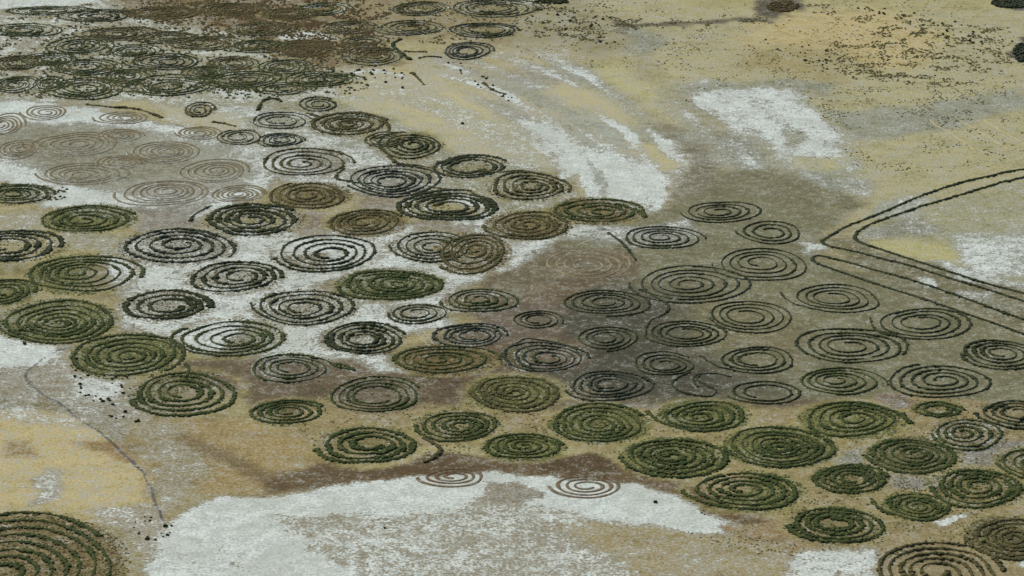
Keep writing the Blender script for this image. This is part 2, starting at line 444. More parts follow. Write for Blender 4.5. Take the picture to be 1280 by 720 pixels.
 (352,112,40,8,3,0,.2,'R',dict(mat='G'),'shaggy flat spiral hedge on the straw above the hooked hedge'),
 (22,243,44,13,5,0,.15,'R',dict(mat='G',weeds=.3),'shaggy green spiral hedge by the lower left pond shore'),
]
PG = 'bare spiral mounds in the grey pond'
for (a, b_, c, d, tn, an, lb) in [
    (5,157,26,14,4,0,'bare spiral mound cut by the left edge in the grey pond'),
    (91,180,60,17,4,180,'wide bare spiral mound in the left middle of the grey pond'),
    (205,191,46,14,5,180,'bare spiral mound in the right middle of the grey pond'),
    (105,217,62,14,4,180,'bare spiral mound near the lower shore of the grey pond'),
    (205,241,58,17,5,180,'bare spiral mound with white furrows at the bottom of the pond'),
    (152,147,34,9,3,180,'small bare spiral mound near the top shore of the grey pond'),
    (268,215,46,15,4,0,'bare spiral mound at the right end of the grey pond'),
    (22,186,30,13,3,180,'bare spiral mound beside the left edge, lower one, in the pond'),
    (150,170,30,9,3,0,'small bare spiral mound between two upper ones in the pond'),
    (152,203,34,9,3,0,'small bare spiral mound in the middle of the grey pond'),
    (300,243,36,11,4,0,'bare spiral mound on the lower right pond shore'),
    (250,166,30,9,3,180,'small bare spiral mound below the thin straight ditch in the pond'),
    (55,141,32,10,2,180,'loose bare spiral mound at the top left shore of the pond')]:
    S.append((a, b_, c, d, tn, an, .15, 'P', dict(), lb))


def spiral_path(cx, cy, rx, ry, turns, a0, rin, tilt=0, step=1.0, seed=0, tail=None, rough=1.0):
    X, Y = at(cx, cy)
    d = Y * CD + H * SD
    aw = rx * d / F
    y0, y1 = at(cx, cy - ry)[1], at(cx, cy + ry)[1]
    bw = abs(y0 - y1) / 2
    Y = (y0 + y1) / 2
    turns = turns * (.84 if turns >= 5 else .95)
    n = int(2 * math.pi * (aw + bw) / 2 * (1 + rin) / 2 * turns / step) + 8
    # equal arc steps
    q = np.linspace(0, 1, 2400)
    r = 1 - (1 - rin) * q
    s = np.concatenate([[0], np.cumsum(r[:-1])])
    s /= s[-1]
    q = np.interp(np.linspace(0, 1, n), s, q)
    th = math.radians(a0) + q * turns * 2 * math.pi
    r = 1 - (1 - rin) * q
    r = r * (1 + 0.05 * rough * (vnoise(np.cos(th) * 1.2 + seed * 3.1, np.sin(th) * 1.2 + 9, 1) - .5) * 2
             + 0.045 * rough * (vnoise(q * turns * 4, np.full_like(q, seed * 1.7), 2) - .5) * 2
             + 0.042 * np.cos(2 * th + seed * 2.1) + 0.032 * np.cos(3 * th + seed * 1.3) * r)
    tl = math.radians(tilt)
    k = bw / aw
    ex = aw * r * np.cos(th)
    ey = aw * r * np.sin(th)
    rs_ = np.random.default_rng(seed + 900)
    ex = ex + aw * (1 - r) * (rs_.random() - .5) * .34
    ey = ey + aw * (1 - r) * (rs_.random() - .5) * .30
    ex, ey = ex * math.cos(tl) - ey * math.sin(tl) * .6, ex * math.sin(tl) * .9 + ey * math.cos(tl)
    x, y = X + ex, Y + ey * k
    if tail:
        tp = np.array([at(*p) for p in tail])
        m_ = max(4, int(n * .22))
        j = int(np.argmin(np.hypot(x[:m_] - tp[-1, 0], y[:m_] - tp[-1, 1]))) + int(7 / step)
        tx, ty = resample(np.vstack([tp, (x[j], y[j])]), step)
        x = np.concatenate([tx, x[j + 1:]])
        y = np.concatenate([ty, y[j + 1:]])
    return x, y, (X, Y, aw, bw)


def resample(P, step):
    P = np.asarray(P, float)
    # Catmull-Rom, then equal steps
    Q = np.vstack([2 * P[0] - P[1], P, 2 * P[-1] - P[-2]])
    out = []
    for i in range(1, len(Q) - 2):
        t = np.linspace(0, 1, 24, endpoint=False)[:, None]
        p0, p1, p2, p3 = Q[i - 1], Q[i], Q[i + 1], Q[i + 2]
        out.append(.5 * ((2 * p1) + (-p0 + p2) * t + (2 * p0 - 5 * p1 + 4 * p2 - p3) * t ** 2 + (-p0 + 3 * p1 - 3 * p2 + p3) * t ** 3))
    C = np.vstack(out + [P[-1:]])
    L = np.concatenate([[0], np.cumsum(np.hypot(*np.diff(C, axis=0).T))])
    s = np.arange(0, L[-1], step)
    return np.interp(s, L, C[:, 0]), np.interp(s, L, C[:, 1])


# ------------------------------------------------------------------ soil map of the plain
# polygons digitised on the ground: (points in photo pixels, feather, soil colour, salt, straw, dark)
def zone(pts, f=8, soil=None, salt=None, grass=None, dark=None, k=1.0):
    return dict(pts=np.array(pts, float), f=f, soil=soil, salt=salt, grass=grass, dark=dark, k=k)


ZONES = [
 # broad right-hand straw plain
 zone([(640,-200),(1700,-200),(1700,330),(1100,300),(1000,240),(760,60)], 25, (174,164,124), .16, .30, .10),
 zone([(930,20),(1100,5),(1180,40),(1130,110),(1010,85),(930,55)], 14, (186,166,118), .0, .5, .0),
 zone([(850,-60),(1280,-60),(1280,10),(1120,12),(1000,3),(850,14)], 8, (170,160,116), .0, .3, .3),
 zone([(920,60),(1060,60),(1110,95),(1090,140),(1010,100),(920,85)], 12, (162,148,106), .05, .25, .22),
 zone([(1060,85),(1290,100),(1290,220),(1150,240),(1060,215),(1040,150)], 16, (174,165,126), .12, .25, .10),
 zone([(1040,140),(1150,135),(1220,120),(1290,110),(1290,130),(1180,165),(1060,180)], 9, (148,146,124), .22, .15, .25),
 # far field, scrubby
 zone([(-400,-200),(500,-200),(430,10),(470,90),(440,125),(300,125),(130,128),(0,120),(-400,130)], 10, (144,132,92), .40, .30, .26),
 zone([(-60,95),(60,100),(200,112),(330,108),(450,112),(420,128),(260,128),(120,126),(-60,122)], 8, (158,150,108), .50, .3, .2),
 zone([(150,-40),(470,-40),(480,20),(430,45),(340,38),(250,30),(150,14)], 10, (118,98,60), .14, .14, .26),
 zone([(250,18),(350,14),(420,30),(400,50),(300,48)], 7, (108,84,50), .08, .08, .28),
 zone([(320,40),(480,50),(500,80),(380,82),(300,62)], 6, (116,98,66), .05, .1, .3),
 zone([(420,-60),(680,-60),(700,20),(650,60),(560,52),(420,52)], 8, (144,128,94), .08, .2, .3),
 zone([(-20,-20),(110,-20),(130,6),(40,14),(-20,12)], 5, (150,150,130), .75),
 zone([(60,14),(150,12),(200,22),(120,26),(60,24)], 3, None, .85),
 zone([(10,24),(60,26),(100,32),(40,34)], 2, (190,184,150), .5),
 zone([(140,60),(200,58),(190,66),(150,66)], 2, (190,186,150), .5),
 zone([(230,60),(330,62),(350,72),(250,70)], 3, (190,186,150), .45),
 zone([(200,34),(300,38),(290,42),(200,40)], 2, (190,184,150), .5),
 zone([(660,-10),(780,20),(800,60),(740,80),(640,55)], 10, (158,148,112), .15, .2, .4),
 # cream straw slope and salt fans
 zone([(430,85),(560,92),(620,120),(700,200),(730,250),(640,220),(540,182),(470,150),(420,125)], 10, (188,178,140), .25, .5, .08),
 zone([(520,75),(640,70),(700,95),(740,150),(760,210),(740,262),(700,225),(650,160),(580,105)], 12, (160,156,142), .42, .25, .18),
 zone([(560,60),(700,55),(740,80),(700,105),(620,90)], 8, (172,158,118), .25, .3, .1),
 zone([(690,90),(760,100),(830,180),(850,240),(790,262),(735,262),(720,190)], 12, (156,155,142), .50, .15, .1),
 zone([(715,140),(760,140),(805,185),(815,230),(795,255),(750,245),(735,195)], 12, (160,162,152), .58),
 zone([(640,80),(760,85),(740,110),(660,105)], 7, (154,150,136), .35, .25, .2),
 zone([(700,105),(740,112),(795,148),(800,160),(750,145),(690,118)], 8, (184,174,126), .12, .5),
 zone([(740,80),(775,82),(820,112),(865,150),(850,160),(800,135),(760,108)], 8, (184,175,126), .12, .5),
 zone([(800,112),(830,118),(885,158),(912,190),(918,225),(905,232),(895,200),(860,165),(820,140)], 5, (168,162,140), .6, .2),
 zone([(825,155),(862,165),(895,200),(905,240),(860,262),(815,252),(850,225),(860,200)], 6, (124,116,96), .10, .1, .2),
 zone([(795,175),(845,185),(850,210),(820,215)], 6, (188,176,128), .2, .6),
 zone([(845,110),(885,100),(960,110),(1005,118),(1035,150),(1060,195),(1075,240),(1010,235),(960,200),(905,150)], 8, (160,160,148), .7, .1),
 zone([(860,112),(890,106),(935,125),(975,155),(1000,180),(980,190),(930,160)], 7, None, .86),
 zone([(965,115),(1000,115),(1025,145),(1045,180),(1020,190),(990,160)], 7, None, .78),
 zone([(975,160),(998,168),(1000,185),(980,180)], 4, (150,150,128), .2),
 zone([(985,196),(1060,196),(1040,220),(1000,216)], 5, (188,180,128), .35, .6),
 zone([(860,165),(930,170),(980,205),(1000,235),(930,230),(890,200)], 8, (140,138,120), .35, .05, .1),
 zone([(890,215),(1000,218),(1080,250),(1030,300),(960,275),(880,262)], 10, (122,116,92), .02, .03, .06),
 zone([(1005,218),(1060,215),(1085,232),(1040,236)], 5, (140,140,120), .45),
 zone([(820,115),(880,108),(900,98),(1040,108),(1045,122),(960,108),(880,112)], 5, (140,140,120), .15, .1, .2),
 # grey mudflat, right centre
 zone([(600,352),(690,300),(760,285),(830,255),(900,245),(1000,245),(1070,255),(1030,300),(1020,320),(1110,352),(1290,425),(1500,470),(1500,520),(1290,512),(1130,505),(1000,505),(800,500),(700,470),(610,420)], 7, (122,117,91), .03, .0, .0),
 zone([(600,385),(740,350),(850,360),(890,440),(1000,495),(780,512),(640,470)], 40, (78,74,61), .0, .0, .12),
 zone([(880,350),(1010,400),(990,460),(900,430),(860,390)], 20, (122, 114, 86)),
 zone([(700,278),(790,285),(850,270),(860,295),(800,315),(740,300),(690,300)], 6, (138,136,126), .45),
 zone([(1000,305),(1024,306),(1030,318),(1008,320)], 3, None, .7),
 zone([(1020,300),(1080,300),(1290,372),(1290,420),(1100,352)], 4, (120,114,88), .1),
 # right wedge inside the V of hedges
 zone([(1075,292),(1120,272),(1290,222),(1500,180),(1500,420),(1290,366),(1140,322)], 5, (160,154,116), .22, .25, .08),
 zone([(1105,302),(1150,300),(1230,315),(1240,332),(1160,330),(1105,312)], 8, (178,170,122), .05, .35),
 zone([(1080,285),(1150,270),(1180,290),(1120,298),(1080,300)], 6, (134,130,108), .3),
 zone([(1190,292),(1290,285),(1290,345),(1240,348),(1200,335)], 12, (164,164,146), .60, .1),
 zone([(1150,325),(1240,345),(1290,362),(1290,368),(1200,350)], 4, (150,150,140), .6, .2),
 zone([(1150,345),(1180,352),(1170,362),(1145,356)], 3, None, .8),
 zone([(1200,362),(1240,368),(1230,380),(1200,374)], 4, None, .45),
 zone([(1100,250),(1160,248),(1140,272),(1090,275)], 6, (160,160,140), .4),
 # brown clay, centre
 zone([(225,455),(330,438),(450,448),(540,430),(600,405),(600,350),(700,308),(790,318),(800,345),(740,360),(690,385),(740,440),(720,460),(600,475),(570,505),(760,502),(1000,503),(1060,500),(1120,495),(1120,512),(760,518),(640,518),(520,515),(400,545),(320,510),(240,480)], 6, (104,89,68), .03, .02, .05),
 zone([(610,350),(700,310),(780,318),(790,345),(700,350),(640,385)], 10, (114,104,82), .06),
 zone([(540,462),(600,468),(590,492),(550,500),(530,480)], 4, (96,80,62), .0),
 zone([(600,518),(680,520),(690,535),(620,532)], 3, (94,78,60), .0),
 zone([(740,505),(830,505),(820,512),(750,512)], 3, (120,112,98), .3),
 zone([(600,390),(700,380),(700,420),(620,425)], 8, (110,98,84)),
 # tan ground of the dense field
 zone([(350,528),(400,500),(520,506),(620,508),(700,515),(800,510),(1000,512),(1110,490),(1180,500),(1500,500),(1500,800),(1000,700),(930,655),(860,625),(800,575),(700,556),(520,560),(380,556)], 6, (148,132,96), .04, .22, .04),
 zone([(1090,490),(1140,495),(1150,510),(1110,515)], 4, (122,106,92), .15),
 zone([(1180,560),(1290,545),(1290,575),(1200,585)], 6, (126,118,106), .2),
 zone([(1000,560),(1080,560),(1080,580),(1050,585)], 5, (130,126,112), .15),
 zone([(1100,592),(1170,595),(1170,615),(1110,612)], 6, (128,120,108), .2),
 # left: dappled ground by the ditch and orange sand
 zone([(-300,420),(80,425),(110,440),(170,470),(210,520),(150,545),(100,520),(60,500),(-300,500)], 6, (146,134,108), .34, .15, .12),
 zone([(-300,415),(60,425),(75,440),(40,458),(-300,468)], 5, None, .9),
 zone([(85,470),(150,475),(165,505),(110,500)], 6, None, .62),
 zone([(150,520),(330,525),(400,560),(430,590),(330,612),(230,625),(200,640),(180,590)], 8, (156, 136, 94), .06, .25, .12),
 zone([(160,520),(230,530),(260,580),(250,620),(205,640),(190,590)], 8, (152, 138, 104), .26, .25, .12),
 zone([(270,555),(330,585),(400,596),(390,602),(320,598),(280,580),(215,545),(225,540)], 5, (126,108,78), .03, .05, .18),
 zone([(-300,505),(60,512),(120,535),(165,570),(190,610),(200,660),(170,700),(150,760),(-300,760)], 6, (195,176,130), .14, .45, .02),
 zone([(95,545),(150,552),(175,580),(150,578),(120,565)], 4, (150,126,88), .05, .1, .2),
 zone([(35,600),(75,585),(70,620),(40,635)], 5, (170,156,130), .55),
 zone([(110,640),(200,630),(215,655),(190,700),(160,720),(140,680)], 7, (164,148,118), .42, .3),
 zone([(0,550),(40,552),(50,570),(0,570)], 6, (150,130,96), .1),
 zone([(-60,500),(40,508),(100,530),(60,530),(-60,518)], 4, None, .45),
 # dark brown band over the lake
 zone([(330,600),(400,575),(480,585),(560,568),(640,572),(740,566),(800,590),(860,606),(900,628),(980,650),(930,655),(860,628),(790,606),(700,600),(600,598),(520,600),(430,606),(330,616)], 5, (103,85,59), .02, .05, .1),
 zone([(660,578),(720,568),(765,576),(775,590),(720,590),(670,590)], 3, (89,70,48), .0),
 zone([(430,588),(520,576),(560,570),(600,585),(520,594)], 3, (94,76,52), .0),
 # bottom lake
 zone([(165,740),(200,680),(235,638),(275,622),(335,622),(430,605),(520,599),(620,593),(700,597),(790,605),(855,626),(960,662),(1090,690),(1100,760),(500,900),(150,760)], 4, (160,147,116), .50, .05, .02),
 zone([(165,740),(200,680),(235,638),(275,622),(335,622),(430,605),(520,599),(610,594),(620,615),(560,640),(470,640),(340,640),(380,690),(470,730),(300,800)], 9, None, .98),
 zone([(600,592),(700,597),(790,605),(860,628),(955,664),(860,664),(790,655),(730,640),(660,630),(600,612)], 5, (170,166,150), .98),
 zone([(220,670),(300,668),(330,720),(230,740),(200,700)], 10, None, .80),
 zone([(600,608),(650,604),(690,615),(660,632),(610,628)], 5, (142,130,110), .22),
 zone([(740,652),(800,660),(900,668),(1000,680),(1060,700),(1000,760),(820,760),(760,700),(700,660)], 9, (162,146,108), .20, .3, .02),
 zone([(560,655),(700,655),(760,700),(820,760),(560,760)], 12, (162,148,118), .48, .05, .02),
 zone([(990,692),(1080,682),(1100,700),(1080,740),(990,740)], 6, None, .7),
 zone([(900,655),(980,650),(1060,680),(980,690),(920,675)], 6, (148,128,96), .1, .2, .1),
 zone([(1160,655),(1200,647),(1225,645),(1200,655),(1170,660)], 2, None, .9),
 zone([(1262,690),(1300,686),(1300,716),(1268,712)], 4, None, .9),
 # white flat, left centre
 zone([(125,322),(160,295),(240,285),(380,290),(470,282),(560,270),(600,262),(640,262),(640,300),(725,285),(745,280),(760,290),(700,300),(650,330),(590,350),(560,368),(560,405),(520,415),(470,440),(520,460),(480,462),(440,445),(380,452),(330,448),(240,440),(180,415),(130,405),(150,370)], 9, (142, 134, 112), .68, .05, .0),
 zone([(540,180),(640,215),(620,260),(560,250),(520,232)], 5, (160,150,130), .6),
 zone([(550,218),(610,222),(640,262),(600,268),(560,240)], 5, None, .85),
 zone([(440,238),(500,245),(500,265),(440,262)], 4, (140,128,110), .15),
 zone([(350,262),(400,266),(412,298),(365,296)], 4, (136,124,108), .15),
 zone([(510,290),(510,276),(600,276),(590,290)], 4, (136,124,108), .2),
 zone([(170,255),(250,262),(258,292),(180,288)], 5, (138,128,114), .25),
 zone([(0,262),(60,266),(70,295),(0,290)], 5, (160,150,116), .3, .3),
 zone([(75,290),(150,292),(145,318),(85,312)], 5, (156,148,116), .3, .3),
 zone([(0,320),(60,325),(40,345),(0,345)], 5, (134,124,84), .1, .2),
 zone([(395,350),(440,350),(430,362),(400,362)], 4, (130,118,80), .3),
 zone([(330,395),(380,410),(400,440),(350,432)], 6, (170,160,130), .7),
 zone([(430,375),(480,378),(500,400),(450,405),(440,390)], 6, (150,140,118), .55),
 # linked belt of growth above the pond
 zone([(310,118),(420,124),(500,158),(560,188),(720,222),(740,262),(640,268),(560,238),(470,196),(400,164),(320,136)], 8, (138,130,88), .34, .2, .05),
 # pond on the left
 zone([(-400,135),(-20,128),(60,126),(180,146),(275,172),(348,208),(335,246),(250,272),(100,270),(60,262),(0,222),(-400,250)], 6, (150, 148, 134), .80, .0, .0),
 zone([(280,128),(380,142),(450,178),(500,205),(540,235),(430,240),(330,212),(270,178),(220,150)], 7, (150,146,124), .52, .15, .08),
 zone([(200,128),(290,140),(300,165),(260,170),(210,150)], 4, (188,180,146), .3, .6, .0),
 zone([(-400,165),(0,168),(50,150),(120,152),(210,164),(290,190),(325,212),(312,238),(220,252),(120,240),(60,215),(0,190),(-400,200)], 12, (148,145,128), .22),
 zone([(-20,180),(40,150),(130,165),(210,190),(260,215),(180,232),(90,225),(20,200)], 16, (134,129,110), .08),
 zone([(160,235),(260,232),(300,240),(260,262),(190,270)], 5, (146,140,130), .35),
 zone([(150,262),(240,262),(230,285),(160,280)], 6, (136,126,114), .2),
 # dark creek patches at the top
 zone([(955,-8),(1000,-8),(1000,10),(975,20),(950,22)], 3, (96,88,72), .0, .0, .4),
 zone([(1230,-10),(1300,-10),(1300,14),(1262,14)], 3, (90,84,84), .0, .0, .4),
 zone([(770,24),(800,30),(860,26),(960,22),(960,30),(870,31),(810,38),(780,48),(770,40)], 2, (106,98,82), .0, .0, .3),
 zone([(785,40),(810,38),(830,55),(800,75),(780,60)], 6, (142,138,116), .2, .1, .1),
 zone([(1266,50),(1300,48),(1300,82),(1270,74)], 3, (88,84,80), .0, .0, .4),
]


def poly_weight(U, V, pts, f):
    """U,V warped photo coords (V already stretched) -> 0..1 inside weight"""
    P = pts.copy()
    P[:, 1] *= 2.5
    out = np.zeros(U.shape)
    m = (U > P[:, 0].min() - f) & (U < P[:, 0].max() + f) & (V > P[:, 1].min() - f) & (V < P[:, 1].max() + f)
    if not m.any():
        return out, m
    u, v = U[m], V[m]
    d2 = np.full(u.shape, 1e18)
    ins = np.zeros(u.shape, bool)
    n = len(P)
    for i in range(n):
        ax, ay = P[i]
        bx, by = P[(i + 1) % n]
        ex, ey = bx - ax, by - ay
        t = np.clip(((u - ax) * ex + (v - ay) * ey) / (ex * ex + ey * ey + 1e-9), 0, 1)
        d2 = np.minimum(d2, (u - ax - t * ex) ** 2 + (v - ay - t * ey) ** 2)
        if ay != by:
            c = ((ay > v) != (by > v)) & (u < ex * (v - ay) / (by - ay) + ax)
            ins ^= c
    d = np.sqrt(d2) * np.where(ins, 1, -1)
    out[m] = sstep(-f, f, d)
    return out, m


# thin bars of salt lying between the far spirals
_r = np.random.default_rng(5)
for _ in range(46):
    _x, _y = _r.uniform(-20, 470), _r.uniform(2, 122)
    if 150 < _x and _y < 34:
        continue
    _a, _b = _r.uniform(10, 42) * (.6 + _y / 160), _r.uniform(1.2, 2.8)
    _t = np.linspace(0, 6.283, 9)[:-1]
    ZONES.append(zone(np.stack([_x + _a * np.cos(_t), _y + _b * np.sin(_t) + .03 * _a * np.cos(_t)], 1), 3, (190, 185, 152), float(_r.uniform(.55, .9)), .1, .0, .9))

SPD = []
for i, s in enumerate(S):
    cx, cy, rx, ry, tn, a0, rin, st, op, lb = s
    q = dict(STY.get(st, {}))
    q.update(op)
    if 'w' in op:
        q['w'] = op['w'] * (1.12 if st in 'DBG' else 1.28)
    SPD.append((i, q))


def soil_at(x, y):
    """soil colour (linear) and salt/straw/dark masks at ground points"""
    x, y = np.asarray(x, float), np.asarray(y, float)
    y_ = np.maximum(y, 700)
    U, V = to_px(x, y_)
    U, V = np.clip(U, -3000, 4500), np.clip(V, -600, 3000)
    near = sstep(-500, -100, V)
    wx = (fbm(x / 38, y / 38, 0) - .5) * 42 + (fbm(x / 9, y / 9, 3, 3) - .5) * 16
    wy = (fbm(x / 38 + 70, y / 38 + 31, 1) - .5) * 42 + (fbm(x / 9 + 7, y / 9 + 8, 2, 3) - .5) * 16
    Uw, Vw = U + wx * near, V * 2.5 + wy * near
    sh = x.shape
    big = fbm(x / 260, y / 260, 6)
    soil = np.empty(sh + (3,))
    a = lin((168, 156, 116))
    b = lin((134, 124, 96))
    k = sstep(.4, .6, big)[..., None]
    soil[:] = a * (1 - k) + b * k
    M = np.zeros(sh + (3,))
    M[..., 0] = .55 * sstep(.52, .68, fbm(x / 330 + 9, y / 330, 2))
    M[..., 1] = .3
    M[..., 2] = .12
    for z in ZONES:
        f = z['f'] * (2.6 if 560 < z['pts'][:, 0].mean() < 1120 and z['pts'][:, 1].mean() < 250 else 1.6)
        wgt, m = poly_weight(Uw, Vw, z['pts'], f)
        if not m.any():
            continue
        wm = wgt[m] * z['k']
        if z['soil'] is not None:
            soil[m] += (lin(z['soil']) - soil[m]) * wm[:, None]
        for j, key in enumerate(('salt', 'grass', 'dark')):
            if z[key] is not None:
                M[..., j][m] += (z[key] - M[..., j][m]) * wm
    # long curved streaks where water has run off the slope
    rw, m = poly_weight(U, V * 2.5, np.array([(590,48),(760,62),(900,80),(1080,130),(1075,235),(930,262),(720,275),(640,215),(520,165),(470,100)], float), 60)
    if m.any():
        line = np.array([(600,20),(700,60),(760,85),(820,122),(868,160),(900,200),(915,260),(916,330)], float) * (1, 2.5)
        u, v = Uw[m] * .35 + U[m] * .65, Vw[m] * .35 + V[m] * 2.5 * .65
        best = np.full(u.shape, 1e18)
        sd_, al = np.zeros(u.shape), np.zeros(u.shape)
        acc = 0.0
        for k in range(len(line) - 1):
            (ax, ay), (bx, by) = line[k], line[k + 1]
            ex, ey = bx - ax, by - ay
            Ls = math.hypot(ex, ey)
            t = ((u - ax) * ex + (v - ay) * ey) / Ls ** 2
            t = np.clip(t, 0 if k else -9, 1 if k < len(line) - 2 else 9)
            d2 = (u - ax - t * ex) ** 2 + (v - ay - t * ey) ** 2
            sg = np.sign((u - ax) * ey - (v - ay) * ex)
            b = d2 < best
            best = np.where(b, d2, best)
            sd_ = np.where(b, np.sqrt(d2) * sg, sd_)
            al = np.where(b, acc + t * Ls, al)
            acc += Ls
        s1 = fbm(sd_ / 17.0 + 40, al / 210.0 + 40, 2, 4)
        s2 = fbm(sd_ / 30.0 + 90, al / 320.0 + 90, 5, 3)
        wv = rw[m]
        M[..., 0][m] += wv * np.clip((s1 - .5) * 3.2, -.6, .45) * sstep(.12, .45, M[..., 0][m]) * (1 - .65 * sstep(830, 880, U[m]))
        M[..., 1][m] += wv * np.clip((s2 - .52) * 2.5, -.3, .5) * sstep(.06, .16, M[..., 0][m]) * (1 - .7 * sstep(830, 880, U[m]))
        kk = (np.clip((s2 - .5) * 3.0, -1, 1) * wv * sstep(.04, .16, M[..., 0][m]))[:, None]
        soil[m] = soil[m] * (1 - .22 * np.abs(kk)) + .22 * np.abs(kk) * np.where(kk > 0, lin((190, 176, 128)), lin((128, 124, 112)))
        M[..., 0][m] = np.clip(M[..., 0][m], 0, 1)
    for i, q in SPD:
        if not q.get('fill') or q.get('fs', 0) <= 0:
            continue
        cx, cy, rx, ry = S[i][:4]
        X, Y = at(cx, cy)
        d = Y * CD + H * SD
        aw = rx * d / F
        yy0, yy1 = at(cx, cy - ry)[1], at(cx, cy + ry)[1]
        Y, bw = (yy0 + yy1) / 2, (yy0 - yy1) / 2
        m = (np.abs(x - X) < aw * 1.35) & (np.abs(y - Y) < bw * 1.35)
        if not m.any():
            continue
        dx, dy = (x[m] - X) / aw, (y[m] - Y) / bw
        rr = np.hypot(dx, dy) + (fbm(x[m] / 6, y[m] / 6, 4, 2) - .5) * .25
        wv = sstep(1.10, .92, rr) * q['fs']
        if S[i][7] in 'DBGWRQ':
            hv = sstep(1.26, 1.08, rr) * sstep(.96, 1.04, rr) * (.65 if S[i][7] in 'DBG' else .45)
            soil[m] += (lin((152, 141, 94)) - soil[m]) * hv[:, None]
            M[..., 0][m] *= (1 - hv * .6)
        if 'sec' in q:
            an = np.degrees(np.arctan2(dy, dx))
            da = np.abs((an - q['sec'][0] + 180) % 360 - 180)
            wv = wv * sstep(q['sec'][1] + 18, q['sec'][1] - 18, da)
        soil[m] += (lin(q['fill']) - soil[m]) * wv[:, None]
        M[..., 0][m] *= (1 - wv * .9)
        M[..., 1][m] += (.18 - M[..., 1][m]) * wv
        M[..., 2][m] += (.10 - M[..., 2][m]) * wv
    soil = soil * np.array([.90, .92, .81])
    return soil, M


# ------------------------------------------------------------------ the ground sheet
def axis(lo, hi, step, far, n):
    core = np.arange(lo, hi + .1, step)
    g = np.geomspace(step * 2, far, n)
    return np.concatenate([lo - g[::-1], core, hi + g])


gx = axis(-640, 640, 3.0, 30000, 34)
gy = axis(1440, 3100, 3.7, 45000, 34)
gy = gy[gy > -9000]
GX, GY = np.meshgrid(gx, gy)
SO, MK = soil_at(GX, GY)
zz = zg(GX, GY)
nx, ny = len(gx), len(gy)
idx = np.arange(nx * ny).reshape(ny, nx)
quads = np.stack([idx[:-1, :-1], idx[:-1, 1:], idx[1:, 1:], idx[1:, :-1]], -1).reshape(-1, 4)
me = mesh_np('ground', np.stack([GX, GY, zz], -1).reshape(-1, 3), quads)
put_attr(me, SO.reshape(-1, 3), MK.reshape(-1, 3))
tag(link('ground', me, M_GROUND), kind='structure')


def sheet(name, pts, lift):
    """a crust lying on the ground, cut out of the same relief"""
    U, V = to_px(GX, np.maximum(GY, 700))
    wx = (fbm(GX / 38, GY / 38, 0) - .5) * 42
    wy = (fbm(GX / 38 + 70, GY / 38 + 31, 1) - .5) * 42
    wgt, m = poly_weight(U + wx, V * 2.5 + wy, np.array(pts, float), 6)
    keep = wgt > .5
    fk = keep.ravel()[quads].all(1)
    fq = quads[fk]
    u, inv = np.unique(fq, return_inverse=True)
    Vv = np.stack([GX, GY, zz + lift], -1).reshape(-1, 3)[u]
    me = mesh_np(name, Vv, inv.reshape(-1, 4))
    put_attr(me, SO.reshape(-1, 3)[u], MK.reshape(-1, 3)[u])
    tag(link(name, me, M_GROUND), kind='structure')


sheet('salt_lake', [(165,740),(200,680),(235,638),(275,622),(335,622),(430,605),(520,599),(620,593),(700,597),(790,605),(855,626),(960,662),(1000,700),(990,760),(500,900),(150,760)], .03)
sheet('dry_pond', [(-100,130),(60,126),(180,150),(270,180),(335,212),(320,245),(250,272),(100,270),(60,262),(0,222),(-100,230)], .03)
sheet('mud_flat', [(600,352),(690,300),(760,285),(830,255),(900,245),(1000,245),(1070,255),(1030,300),(1020,320),(1110,352),(1290,425),(1400,470),(1400,512),(1290,512),(1130,505),(1000,505),(800,500),(700,470),(610,420)], .03)
sheet('salt_flat', [(125,322),(160,295),(240,285),(380,290),(470,282),(560,270),(600,262),(640,262),(640,300),(725,285),(745,280),(760,290),(700,300),(650,330),(590,350),(560,368),(560,405),(520,415),(470,440),(440,445),(380,452),(330,448),(240,440),(180,415),(130,405),(150,370)], .03)

# ------------------------------------------------------------------ shrubs as geometry
ph = (1 + 5 ** .5) / 2
ICO_V = np.array([(-1, ph, 0), (1, ph, 0), (-1, -ph, 0), (1, -ph, 0), (0, -1, ph), (0, 1, ph), (0, -1, -ph), (0, 1, -ph),
                  (ph, 0, -1), (ph, 0, 1), (-ph, 0, -1), (-ph, 0, 1)], float)
ICO_V /= np.linalg.norm(ICO_V[0])
ICO_F = np.array([(0, 11, 5), (0, 5, 1), (0, 1, 7), (0, 7, 10), (0, 10, 11), (1, 5, 9), (5, 11, 4), (11, 10, 2), (10, 7, 6), (7, 1, 8),
                  (3, 9, 4), (3, 4, 2), (3, 2, 6), (3, 6, 8), (3, 8, 9), (4, 9, 5), (2, 4, 11), (6, 2, 10), (8, 6, 7), (9, 8, 1)])
a5 = np.linspace(0, 2 * math.pi, 5, endpoint=False)
TUF_V = np.vstack([np.stack([np.cos(a5), np.sin(a5), np.zeros(5)], 1), [(0.15, .1, 1)]])
TUF_F = np.array([(i, (i + 1) % 5, 5) for i in range(5)])


